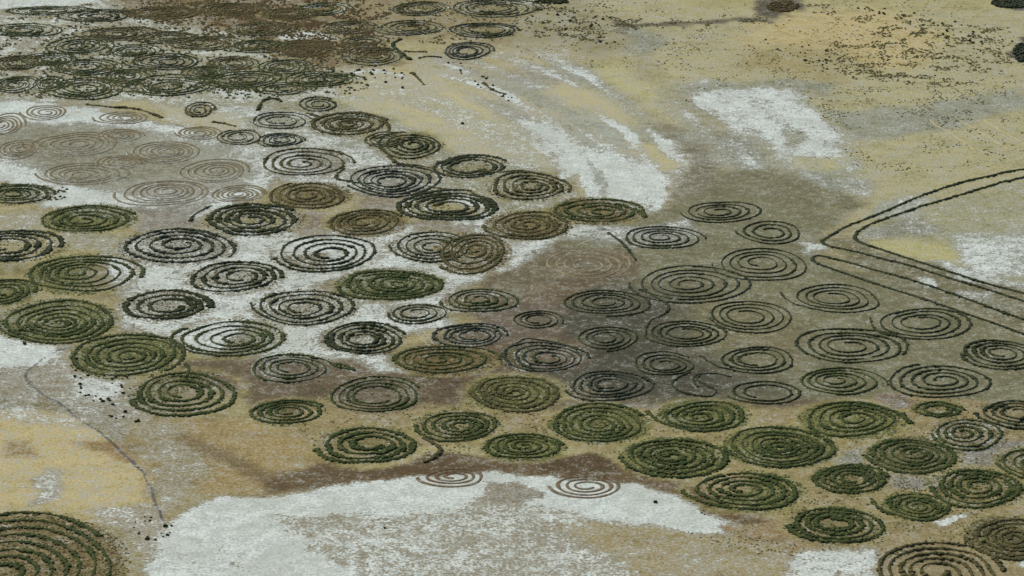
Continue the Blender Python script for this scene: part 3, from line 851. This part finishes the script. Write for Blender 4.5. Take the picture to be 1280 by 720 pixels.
def clumps(x, y, r, h, rng, tmpl='bush'):
    n = len(x)
    T, Fc = (ICO_V, ICO_F) if tmpl == 'bush' else (TUF_V, TUF_F)
    k = len(T)
    a = rng.random(n) * 6.283
    ca, sa = np.cos(a)[:, None], np.sin(a)[:, None]
    j = 1 + (rng.random((n, k)) - .5) * (.75 if tmpl == 'bush' else .6)
    tx, ty, tz = T[None, :, 0] * j, T[None, :, 1] * j, T[None, :, 2] * (1 + (rng.random((n, k)) - .5) * .4)
    sx = r * (0.8 + .4 * rng.random(n))
    sy = r * (0.8 + .4 * rng.random(n))
    vx = x[:, None] + (tx * ca - ty * sa) * sx[:, None]
    vy = y[:, None] + (tx * sa + ty * ca) * sy[:, None]
    if tmpl == 'bush':
        vz = np.maximum(tz, -.45) * h[:, None] * .62 + h[:, None] * .38
    else:
        vz = tz * h[:, None]
    vz = vz + zg(x, y)[:, None]
    V = np.stack([vx, vy, vz], -1).reshape(-1, 3)
    Fo = (Fc[None] + (np.arange(n) * k)[:, None, None]).reshape(-1, 3)
    return V, Fo


def row_points(x, y, sp, w, cov, dbl, rng, gapn=0):
    n = len(x)
    dx, dy = np.gradient(x), np.gradient(y)
    L = np.hypot(dx, dy) + 1e-6
    nxn, nyn = -dy / L, dx / L
    xs, ys, rs = [], [], []
    for side in ((-1, 1) if dbl else (0,)):
        wm_ = .50 + 1.05 * vnoise(x / 11.0 + 5, y / 11.0, 1)
        if cov > 1:
            wm_ = np.full(n, .95)
        fr = sstep(.10, .35, np.arange(n) / n)
        wm_ = wm_ * fr + (.35 * wm_ + .75) * (1 - fr)
        off = (side * w * .33 + (rng.random(n) - .5) * w * .50) * wm_
        keep = rng.random(n) < cov
        # longer gaps where the soil is poor
        g = vnoise(np.arange(n) / 9.0, np.full(n, gapn * 2.3 + side), 6)
        keep |= (fr < .3) & (rng.random(n) < .95)
        if cov > 1:
            g = g * 0
        keep &= g < (.94 if cov > .94 else .5 + cov * .38)
        jt = (rng.random(n) - .5) * sp * .6
        px_ = x + nxn * off + dx / L * jt
        py_ = y + nyn * off + dy / L * jt
        r = w * (.40 if dbl else .47) * (.50 + .95 * rng.random(n) ** 1.4) * wm_
        xs.append(px_[keep]), ys.append(py_[keep]), rs.append(r[keep])
    return np.concatenate(xs), np.concatenate(ys), np.concatenate(rs)


def foliage(x, y, w, sp, cov, dbl, rng, gapn=0, lush=1.0):
    """crowns along a row on top of the continuous low growth that joins them"""
    bx, by, br = row_points(x, y, sp, w, cov, dbl, rng, gapn)
    V, Fc = clumps(bx, by, br, br * .60 + .26, rng)
    n = len(x)
    dx, dy = np.gradient(x), np.gradient(y)
    L = np.hypot(dx, dy) + 1e-6
    a, b = -dy / L, dx / L
    wv = w * (.60 if not dbl else .62) * ((.45 + .85 * vnoise(x / 11.0 + 5, y / 11.0, 1)) if cov <= 1 else .85) * lush
    P = [(-1, -.08), (-.5, .42), (.05, .55), (.55, .38), (1, -.08)]
    R = []
    for (o, z) in P:
        jo = wv * (o + (rng.random(n) - .5) * .55)
        xx, yy = x + a * jo, y + b * jo
        R.append(np.stack([xx, yy, zg(xx, yy) + z * (.6 + .9 * rng.random(n)) + (.28 if z > 0 else 0)], -1))
    R = np.stack(R, 1).reshape(-1, 3)
    open_ = vnoise(np.arange(n) / 9.0, np.full(n, gapn * 2.3), 6) < (.95 if cov > .94 else .52 + cov * .38)
    open_ |= (np.arange(n) < n * .3) | (cov > 1)
    i = (np.arange(n - 1)[open_[:-1]])[:, None] * 5 + np.arange(4)[None]
    i = i.ravel()
    T = np.concatenate([np.stack([i, i + 1, i + 6], -1), np.stack([i, i + 6, i + 5], -1)])
    return np.vstack([V, R]), np.vstack([Fc, T + len(V)])


def ribbon(x, y, hw, hh, lift=.06, prof=None):
    """low rounded bank of soil along a path"""
    n = len(x)
    dx, dy = np.gradient(x), np.gradient(y)
    L = np.hypot(dx, dy) + 1e-6
    nxn, nyn = -dy / L, dx / L
    P = prof or [(-1, -.12), (-.45, .8), (.35, 1), (1, -.12)]
    wv = hw * (.6 + .8 * vnoise(np.arange(n) / 5.0, np.full(n, 3.3), 3))
    V = []
    for (o, z) in P:
        xx, yy = x + nxn * wv * o, y + nyn * wv * o
        V.append(np.stack([xx, yy, zg(xx, yy) + lift * (z > -.05) + hh * z], -1))
    k = len(P)
    V = np.stack(V, 1).reshape(-1, 3)
    i = np.arange(n - 1)[:, None] * k + np.arange(k - 1)[None]
    q = np.stack([i, i + 1, i + 1 + k, i + k], -1).reshape(-1, 4)
    return V, q


def mound_obj(name, x, y, hw, hh, parent, origin, msalt, dim=1.0, tint=None):
    V, q = ribbon(x, y, hw, hh)
    so, mk = soil_at(V[:, 0], V[:, 1])
    if tint is not None:
        so = so * .3 + lin(tint) * .7
        mk[:, 0] = 0
        mk[:, 1] = 0
    so = so * dim
    mk[:, 0] = np.maximum(mk[:, 0] * (.75 if msalt < .9 else 1), msalt * .75)
    V[:, :3] -= np.array(origin)[None]
    me = mesh_np(name, V, q)
    put_attr(me, so, mk)
    return link(name, me, M_GROUND, parent)


MATS = dict(G=M_GREEN, U=M_BLUE, O=M_OLIVE, K=M_BLACK)


def build_spiral(i):
    cx, cy, rx, ry, tn, a0, rin, st, op, label = S[i]
    if st not in 'PXM' and cy < 470:
        rx, ry = rx * 1.05, ry * 1.06
    q = SPD[i][1]
    rng = np.random.default_rng(100 + i)
    if st in 'PXM':
        x, y, (X, Y, aw, bw) = spiral_path(cx, cy, rx, ry, tn + (2 if st == 'P' else 0), a0, rin, 0, 2.0, i, rough=1.4)
        z0 = float(zg(X, Y))
        V, qd = ribbon(x, y, {'P': 1.25, 'X': 1.3, 'M': .9}[st], .42)
        so, mk = soil_at(V[:, 0], V[:, 1])
        tint = {'P': (112, 100, 68), 'X': (98, 80, 56), 'M': (150, 132, 102)}[st]
        so = so * .15 + lin(tint) * .85
        mk[:, 0] = 0
        mk[:, 1:] = 0
        if st == 'P':                      # the outer flank of every mound carries salt
            k = np.arange(len(V)) % 4
            mk[k <= 0, 0] = .95
        V -= np.array((X, Y, z0))
        me = mesh_np('spiral_mound', V, qd)
        put_attr(me, so, mk)
        o = link('spiral_mound', me, M_GROUND)
        o.location = (X, Y, z0)
        grp = {'P': PG, 'X': 'bare ringed spirals on the rim of the salt lake', 'M': None}[st]
        tag(o, label, 'spiral mound', grp)
        return
    wob = 1.5 if st in 'RQ' else 1.15
    sp = q['sp'] * (1.0 if cy > 200 else 1.15)
    x, y, (X, Y, aw, bw) = spiral_path(cx, cy, rx, ry, tn, a0, rin, q.get('tilt', 0), sp, i, q.get('tail'), wob)
    z0 = float(zg(X, Y))
    root = bpy.data.objects.new('spiral_hedge', None)
    COL.objects.link(root)
    root.location = (X, Y, z0)
    root.empty_display_size = 5
    tag(root, label, 'spiral hedge', HB)
    org = (X, Y, z0)
    # bank of soil under the row
    mound_obj('planting_mound', x[::2], y[::2], q['w'] * .95, .30, root, org, q['msalt'], dim=.96)
    V, Fc = foliage(x, y, q['w'], sp, q['cov'], q['dbl'], rng, i)
    V -= np.array(org)
    tag(link('shrub_row', mesh_np('shrub_row', V, Fc), MATS[q['mat']], root), kind='stuff')
    # self-sown growth between the rings
    if q['weeds'] > .02:
        n = int(q['weeds'] * math.pi * aw * bw * 1.05)
        an = rng.random(n) * 6.283
        rr = np.sqrt(rng.random(n)) * 1.04
        if 'sec' in q:
            da = np.abs((np.degrees(an) - q['sec'][0] + 180) % 360 - 180)
            ok = da < q['sec'][1] * (.8 + .4 * rng.random(n))
            an, rr = an[ok], rr[ok]
        ux, uy = X + aw * rr * np.cos(an), Y + bw * rr * np.sin(an)
        cl = vnoise(ux / 4.0, uy / 4.0, 7) + .3 * rng.random(len(ux))
        ok = (cl > .42) & (rr > .06)
        ux, uy = ux[ok], uy[ok]
        r = .35 + .75 * rng.random(len(ux)) ** 2
        V, Fc = clumps(ux, uy, r, r * .75, rng, 'tuft')
        V -= np.array(org)
        if len(V):
            o = link('undergrowth', mesh_np('undergrowth', V, Fc), M_WEEDG if q['wm'] == 'G' else M_WEEDB, root)
            o['kind'] = 'stuff'


for i in range(len(S)):
    build_spiral(i)


# ------------------------------------------------------------------ long hedge rows and loose curved hedges
def hedge(name, pts, w, mat, label, cat, group=None, sp=.85, cov=.99, mound=True, msalt=.15):
    w *= 2.2 if name == 'hedge_row' else 1.25
    if name == 'hedge_row':
        cov, sp = 1.2, .7
    P = np.array([at(*p) for p in pts])
    x, y = resample(P, sp)
    y = y + (vnoise(x / 7.0, y / 7.0, 2) - .5) * .8
    X, Y = float(x.mean()), float(y.mean())
    z0 = float(zg(X, Y))
    root = bpy.data.objects.new(name, None)
    COL.objects.link(root)
    root.location = (X, Y, z0)
    tag(root, label, cat, group)
    org = (X, Y, z0)
    rng = np.random.default_rng(len(pts) * 7 + int(abs(X)))
    if mound:
        mound_obj('planting_mound', x[::2], y[::2], w * 1.1, .28, root, org, msalt)
    V, Fc = foliage(x, y, w, sp, cov, 0, rng, 1, 1.25)
    V -= np.array(org)
    tag(link('shrub_row', mesh_np('shrub_row', V, Fc), mat, root), kind='stuff')


LG = 'long parallel hedge rows at the right'
hedge('hedge_row', [(1340,205),(1290,211),(1265,214),(1240,220),(1200,229),(1150,246),(1100,267),(1060,283),(1036,296),(1028,303),(1037,308),(1060,313),(1100,323),(1140,333),(1180,346),(1230,361),(1280,377),(1340,396)], 1.15, M_BLACK,
      'outer V-shaped hedge row with its tip on the grey mudflat', 'hedge', LG)
hedge('hedge_row', [(1340,205),(1280,222),(1250,229),(1200,244),(1150,259),(1100,276),(1080,285),(1069,295),(1074,303),(1100,312),(1140,325),(1180,338),(1230,354),(1280,367),(1340,384)], 1.2, M_BLACK,
      'inner V-shaped hedge row with a rounded tip around the yellow patch', 'hedge', LG)
hedge('hedge_row', [(1340,420),(1280,400),(1213,376),(1147,353),(1083,335),(1043,324),(1022,320),(1015,324),(1022,330),(1053,341),(1100,357),(1150,373),(1200,390),(1250,407),(1280,418),(1340,438)], 1.15, M_BLACK,
      'narrow hairpin hedge row ending beside the small salt spot', 'hedge', LG)
hedge('curved_hedge', [(872,484),(866,475),(873,469),(895,468),(915,472)], 1.2, M_BLUE, 'short arched hedge above the hook-shaped hedge on the mudflat', 'hedge')
hedge('curved_hedge', [(874,470),(872,475),(884,483),(895,489),(888,496),(865,494),(845,487),(840,480),(848,472),(862,466)], 1.25, M_BLACK,
      'hook-shaped closed hedge between two spirals on the mudflat', 'hedge')
hedge('curved_hedge', [(238,277),(242,270),(255,262),(264,258)], 1.8, M_BLACK, 'short curved dark hedge at the lower right pond shore', 'hedge')
hedge('curved_hedge', [(108,131),(135,134),(165,136),(185,141),(203,148)], 2.0, M_OLIVE, 'thick curved hedge along the upper pond shore', 'hedge')
hedge('curved_hedge', [(265,153),(278,155),(294,158)], 2.0, M_OLIVE, 'short straight thick hedge above the upper right pond shore', 'hedge')
hedge('curved_hedge', [(500,49),(491,56),(497,63),(506,70),(512,75)], 2.1, M_BLACK, 'S-shaped hedge at the edge of the far field', 'hedge')
hedge('curved_hedge', [(506,64),(520,65),(534,65)], 1.8, M_OLIVE, 'straight short hedge right of the far S-shaped hedge', 'hedge')
hedge('curved_hedge', [(524,73),(534,71),(552,72)], 2.0, M_BLACK, 'dark short hedge with pale top edge below the far field', 'hedge')
hedge('curved_hedge', [(514,91),(522,98),(530,106)], 2.0, M_OLIVE, 'slanting short hedge on the cream straw slope', 'hedge')
hedge('curved_hedge', [(604,104),(618,114),(632,118)], 2.0, M_OLIVE, 'broken slanting hedge lower down the straw slope', 'hedge')
hedge('curved_hedge', [(322,138),(330,126),(345,124),(352,128)], 2.0, M_BLACK, 'dark hooked hedge left of the chain of spirals', 'hedge')
hedge('curved_hedge', [(232,455),(236,462),(232,472)], 2.0, M_GREEN, 'stub of green hedge joining two dense spirals at left', 'hedge')
hedge('curved_hedge', [(528,548),(545,556),(551,564),(542,572),(530,578)], 1.8, M_OLIVE, 'olive crook of hedge right of the bold three-ringed spiral', 'hedge')
hedge('curved_hedge', [(384,142),(402,146),(424,142),(452,141),(474,148),(486,158),(484,170)], 1.9, M_OLIVE, 'long olive arc of hedge wrapping the shaggy chain spiral', 'hedge')
hedge('curved_hedge', [(478,186),(496,204),(520,207),(545,212)], 1.9, M_OLIVE, 'olive hedge linking the bend spiral to the ringed one below', 'hedge')
hedge('curved_hedge', [(536,234),(560,237),(585,239),(606,250)], 2.0, M_OLIVE, 'dark olive hedge over the top of the white-banded spiral', 'hedge')
hedge('curved_hedge', [(602,214),(622,216),(650,214),(672,217)], 1.9, M_OLIVE, 'short olive hedge behind the spiral with the white right tip', 'hedge')
hedge('curved_hedge', [(430,211),(420,222),(440,228),(470,230)], 1.6, M_GREEN, 'small green hooked hedge between pond-end spirals', 'hedge')
hedge('curved_hedge', [(760,291),(775,302),(785,312),(795,326)], 1.4, M_BLACK, 'thin slanting hedge crossing the salty furrows', 'hedge')
hedge('curved_hedge', [(645,430),(660,424),(700,430),(722,438)], 1.3, M_BLUE, 'low grey arc of hedge over the green and slate spiral', 'hedge')

# ------------------------------------------------------------------ ditch, tracks and furrows (soil)
def trench(name, pts, hw, tint, label, cat, depth=.12, kind=None, group=None, salt=0.0):
    P = np.array([at(*p) for p in pts])
    x, y = resample(P, 2.0)
    x = x + (vnoise(x / 9, y / 9, 4) - .5) * 2.2
    X, Y = float(x.mean()), float(y.mean())
    z0 = float(zg(X, Y))
    x = x + (vnoise(y / 23, x / 23, 2) - .5) * 3.0
    V, q = ribbon(x, y, hw, depth, .05, [(-1, -.1), (-.6, 1), (-.3, .12), (.3, .12), (.6, 1), (1, -.1)])
    so, mk = soil_at(V[:, 0], V[:, 1])
    k = np.arange(len(V)) % 6
    mid = (k == 2) | (k == 3)
    ml = (.6 + .4 * vnoise(V[mid, 0] / 7, V[mid, 1] / 7, 5))[:, None] if salt == 0 else 1.0
    so[mid] = so[mid] * (1 - ml) + lin(tint) * ml
    mk[mid] = (salt, 0, 0) if salt else mk[mid] * (.6, 1, 1)
    V -= np.array((X, Y, z0))
    me = mesh_np(name, V, q)
    put_attr(me, so, mk)
    o = link(name, me, M_GROUND)
    o.location = (X, Y, z0)
    tag(o, label, cat, group, kind)


trench('drain_ditch', [(92,433),(75,437),(58,446),(40,458),(32,468),(38,480),(52,492),(72,504),(92,519),(112,532),(132,546),(148,560),(162,574),(176,590),(186,605),(194,622),(200,638),(206,652)], 2.2, (64, 70, 76),
       'narrow winding blue-grey ditch between white salt and orange sand', 'ditch')
trench('drain_ditch', [(205,152),(225,158),(245,166),(262,172),(278,179)], 1.6, (110, 104, 84), 'thin straight ditch cutting the upper right pond shore', 'ditch')
for pts, lb in (([(1160,150),(1190,168),(1222,190)], 'faint vehicle track on straw, left of three parallel ones'),
                ([(1195,148),(1225,165),(1262,188)], 'faint vehicle track on straw, middle of three parallel ones'),
                ([(1230,150),(1255,165),(1290,185)], 'faint vehicle track on straw, right of three parallel ones')):
    trench('vehicle_track', pts, 1.5, (196, 178, 128), lb, 'track', .06, group='parallel tracks on the straw plain')
for pts, lb in (([(513,410),(522,420),(532,428),(540,434)], 'slanting white furrow left of the mauve spiral, left one'),
                ([(524,410),(533,420),(543,430)], 'slanting white furrow left of the mauve spiral, right one'),
                ([(712,300),(740,291),(770,287),(795,284)], 'long pale furrow on the salty neck left of the flat spiral'),
                ([(722,306),(750,297),(780,292)], 'second pale furrow on the salty neck, lower one')):
    trench('furrow', pts, 1.0, (170, 170, 156), lb, 'furrow', .12)

# ------------------------------------------------------------------ single shrubs standing on their own
rngb = np.random.default_rng(77)
PROTO = []
for k in range(6):
    m = 3
    bx = (rngb.random(m) - .5) * 1.1
    by = (rngb.random(m) - .5) * 1.1
    bx[0] = by[0] = 0
    r = np.array([1.0, .7, .6])
    V, Fc = clumps(bx, by, r, r * 1.15, rngb)
    V[:, 2] -= float(zg(0, 0))
    V[:, 2] = np.where(V[:, 2] < 0.02, 0.0, V[:, 2])
    PROTO.append(mesh_np('lone_shrub', V, Fc))
    PROTO[-1].materials.append([M_BLACK, M_GREEN, M_OLIVE][k % 3])
first = None


def lone(px_, py_, sc, label, group):
    global first
    x, y = at(px_, py_)
    me = PROTO[int(rngb.integers(0, 6))]
    if first is None:
        o = first = link('lone_shrub', me)
    else:
        o = first.copy()
        COL.objects.link(o)
        o.data = me
    o.location = (x, y, float(zg(x, y)) - .05)
    o.rotation_euler = (0, 0, rngb.random() * 6.28)
    s = sc * (.75 + .5 * rngb.random())
    o.scale = (s, s, s * .95)
    tag(o, label, 'shrub', group)


for (p, q_, s, lb) in [(31,430,1.5,'round dark shrub on white salt under the far-left dense spiral'),
                       (128,502,1.6,'larger of the dark shrubs on the speckled ground right of the ditch'),
                       (135,499,1.4,'dark shrub touching the largest one on the speckled ground'),
                       (206,658,1.5,'dark shrub at the foot of the winding ditch'),
                       (184,674,1.3,'round green shrub between orange sand and the white lake'),
                       (209,669,1.2,'small shrub on the white lake rim below the ditch'),
                       (820,628,1.2,'single dark shrub on the white lake tip'),
                       (481,660,1.1,'tiny single shrub in the middle of the white lake'),
                       (578,155,1.5,'isolated shrub half way down the cream straw slope'),
                       (184,672,1.0,'small shrub beside the round green one near the lake rim'),
                       (482,103,1.3,'dark round shrub on pale straw, left of a pair'),
                       (503,110,1.3,'dark round shrub on pale straw, right of a pair'),
                       (447,88,1.2,'dark shrub on pale straw just below the far field'),
                       (1265,52,1.3,'dark shrub near the right edge beside the dark thicket')]:
    lone(p, q_, s, lb, 'single shrubs with a place of their own')


def sprinkle(n, cx, cy, rx, ry, s, label, group, ang=0):
    c, d = math.cos(math.radians(ang)), math.sin(math.radians(ang))
    for _ in range(n):
        a = rngb.random() * 6.283
        r = rngb.random() ** .5
        u, v = r * math.cos(a) * rx, r * math.sin(a) * ry
        k = s * (.7 + .7 * rngb.random())
        where = ('far left', 'far', 'far right', 'left', 'middle', 'right', 'near left', 'near', 'near right')[
            (0 if v < -ry / 3 else 3 if v < ry / 3 else 6) + (0 if u < -rx / 3 else 1 if u < rx / 3 else 2)]
        size = 'tiny' if k < s * .92 else 'small' if k < s * 1.18 else 'larger'
        lone(cx + u * c - v * d, cy + u * d + v * c, k, size + label[5:] + ', ' + where + ' part', group)


sprinkle(30, 125, 480, 50, 26, .95, 'small dark shrub scattered on speckled ground right of the ditch', 'shrubs scattered right of the ditch', 25)
sprinkle(10, 175, 520, 40, 8, .9, 'small dark shrub just under the bold green left spiral', 'shrubs under the bold green spiral')
sprinkle(40, 455, 94, 60, 12, .95, 'small dark shrub dotted over pale straw below the far field', 'shrubs dotted below the far field')
sprinkle(26, 600, 100, 50, 8, .9, 'small shrub in the slanting line down the straw slope', 'shrubs on the straw slope', 32)
sprinkle(36, 720, 30, 60, 24, 1.0, 'small dark shrub near the far creek, top centre', 'shrubs around the far creek', 20)
sprinkle(36, 1010, 68, 60, 12, .9, 'small brown-green shrub on the brownish rise at right', 'shrubs on the brownish rise', 18)
sprinkle(40, 1180, 35, 70, 12, 1.0, 'small dark shrub in the slanting belt at top right', 'shrubs in the top right belt', 16)
sprinkle(12, 1105, 14, 40, 5, 1.0, 'small dark shrub at the top edge right of centre', 'shrubs along the top edge', 10)
sprinkle(12, 1215, 672, 22, 12, .9, 'small dark shrub between the two lowest right spirals', 'shrubs between the lowest right spirals')
sprinkle(16, 190, 660, 26, 16, .7, 'small shrub speckling the lake rim below the orange sand', 'shrubs on the left lake rim')

# dense dark thickets on the creek at the top
def thicket(cx, cy, rx, ry, n, label, mat, name='thicket', hgt=1.6, kind=None):
    X, Y = at(cx, cy)
    a = rngb.random(n) * 6.283
    r = rngb.random(n) ** .5
    px_, py_ = cx + r * np.cos(a) * rx, cy + r * np.sin(a) * ry
    P = np.array([at(u, v) for u, v in zip(px_, py_)])
    R = .8 + 1.2 * rngb.random(n)
    z0 = float(zg(X, Y))
    V, Fc = clumps(P[:, 0], P[:, 1], R, R * hgt * .7, rngb)
    V -= np.array((X, Y, z0))
    o = link(name, mesh_np(name, V, Fc), mat)
    o.location = (X, Y, z0)
    tag(o, label, 'thicket', kind='stuff' if n < 100 else None)


thicket(1265, 3, 26, 8, 420, 'dark blue-green thicket in the top right corner', M_BLUE)
thicket(1277, 66, 10, 12, 150, 'dark thicket on the right edge below the corner one', M_BLUE)
thicket(978, 8, 20, 7, 260, 'flat mauve-brown thicket at the top edge right of centre', M_RUST, hgt=.8)
thicket(690, 2, 22, 3, 110, 'dark low thicket strip at the top edge, centre', M_BLACK)

# ------------------------------------------------------------------ ground cover nobody could count
def cover(name, n, region, size, mat, label, cat, thr=.5, scale=14.0):
    """region: list of (cx,cy,rx,ry)"""
    xs, ys = [], []
    A = np.array([r[2] * r[3] for r in region], float)
    cnt = (A / A.sum() * n).astype(int)
    for (cx, cy, rx, ry), c in zip(region, cnt):
        a = rngb.random(c) * 6.283
        r = rngb.random(c) ** .5
        px_, py_ = cx + r * np.cos(a) * rx, cy + r * np.sin(a) * ry
        aa, bb = (px_ - 640) / F, (360 - py_) / F
        t = H / (SD - bb * CD)
        xs.append(t * aa)
        ys.append(t * (CD + bb * SD))
    x, y = np.concatenate(xs), np.concatenate(ys)
    ok = (fbm(x / scale, y / scale, 3, 3) > thr) & (soil_at(x, y)[1][:, 0] < .5 if name == 'tussock_grass' else True)
    x, y = x[ok], y[ok]
    r = size * (.5 + rngb.random(len(x)))
    V, Fc = clumps(x, y, r, r * .8, rngb, 'tuft')
    o = link(name, mesh_np(name, V, Fc), mat)
    tag(o, label, cat, kind='stuff')


cover('rust_scrub', 5000, [(320, 14, 170, 22), (360, 40, 110, 26), (420, 62, 70, 14)], 1.3, M_RUST,
      'rust brown scrub covering the far strip at top left', 'scrub', .42)
cover('field_scrub', 8000, [(200, 60, 240, 60), (80, 100, 130, 24), (330, 100, 120, 18), (560, 25, 110, 30)], 1.15, M_OLIVE,
      'olive scrub scattered between the far spiral hedges', 'scrub', .53, 9.0)
cover('dark_scrub', 4000, [(200, 75, 240, 48), (300, 110, 170, 14), (30, 240, 60, 14)], 1.3, M_BLACK,
      'dark scattered bushes between the far spirals', 'scrub', .58, 8.0)
cover('tussock_grass', 7000, [(1060, 80, 240, 90), (760, 40, 130, 45), (1150, 160, 150, 60)], .7, M_OLIVE,
      'low olive tussocks dotted over the straw plain', 'grass', .54, 16.0)
cover('tussock_grass', 7000, [(1040, 640, 200, 60), (780, 560, 180, 40), (520, 520, 160, 50), (1180, 560, 120, 70)], .6, M_WEEDG,
      'short green growth on tan ground between the dense spirals', 'grass', .50, 10.0)
cover('creek_scrub', 8000, [(730, 38, 66, 20), (820, 30, 70, 7), (900, 24, 66, 5), (1030, 12, 60, 7), (1130, 24, 70, 7), (1210, 40, 70, 9), (700, 8, 60, 8), (1150, 70, 120, 40)], .95, M_OLIVE,
      'dark scrub fringing the far creek along the top', 'scrub', .53, 11.0)
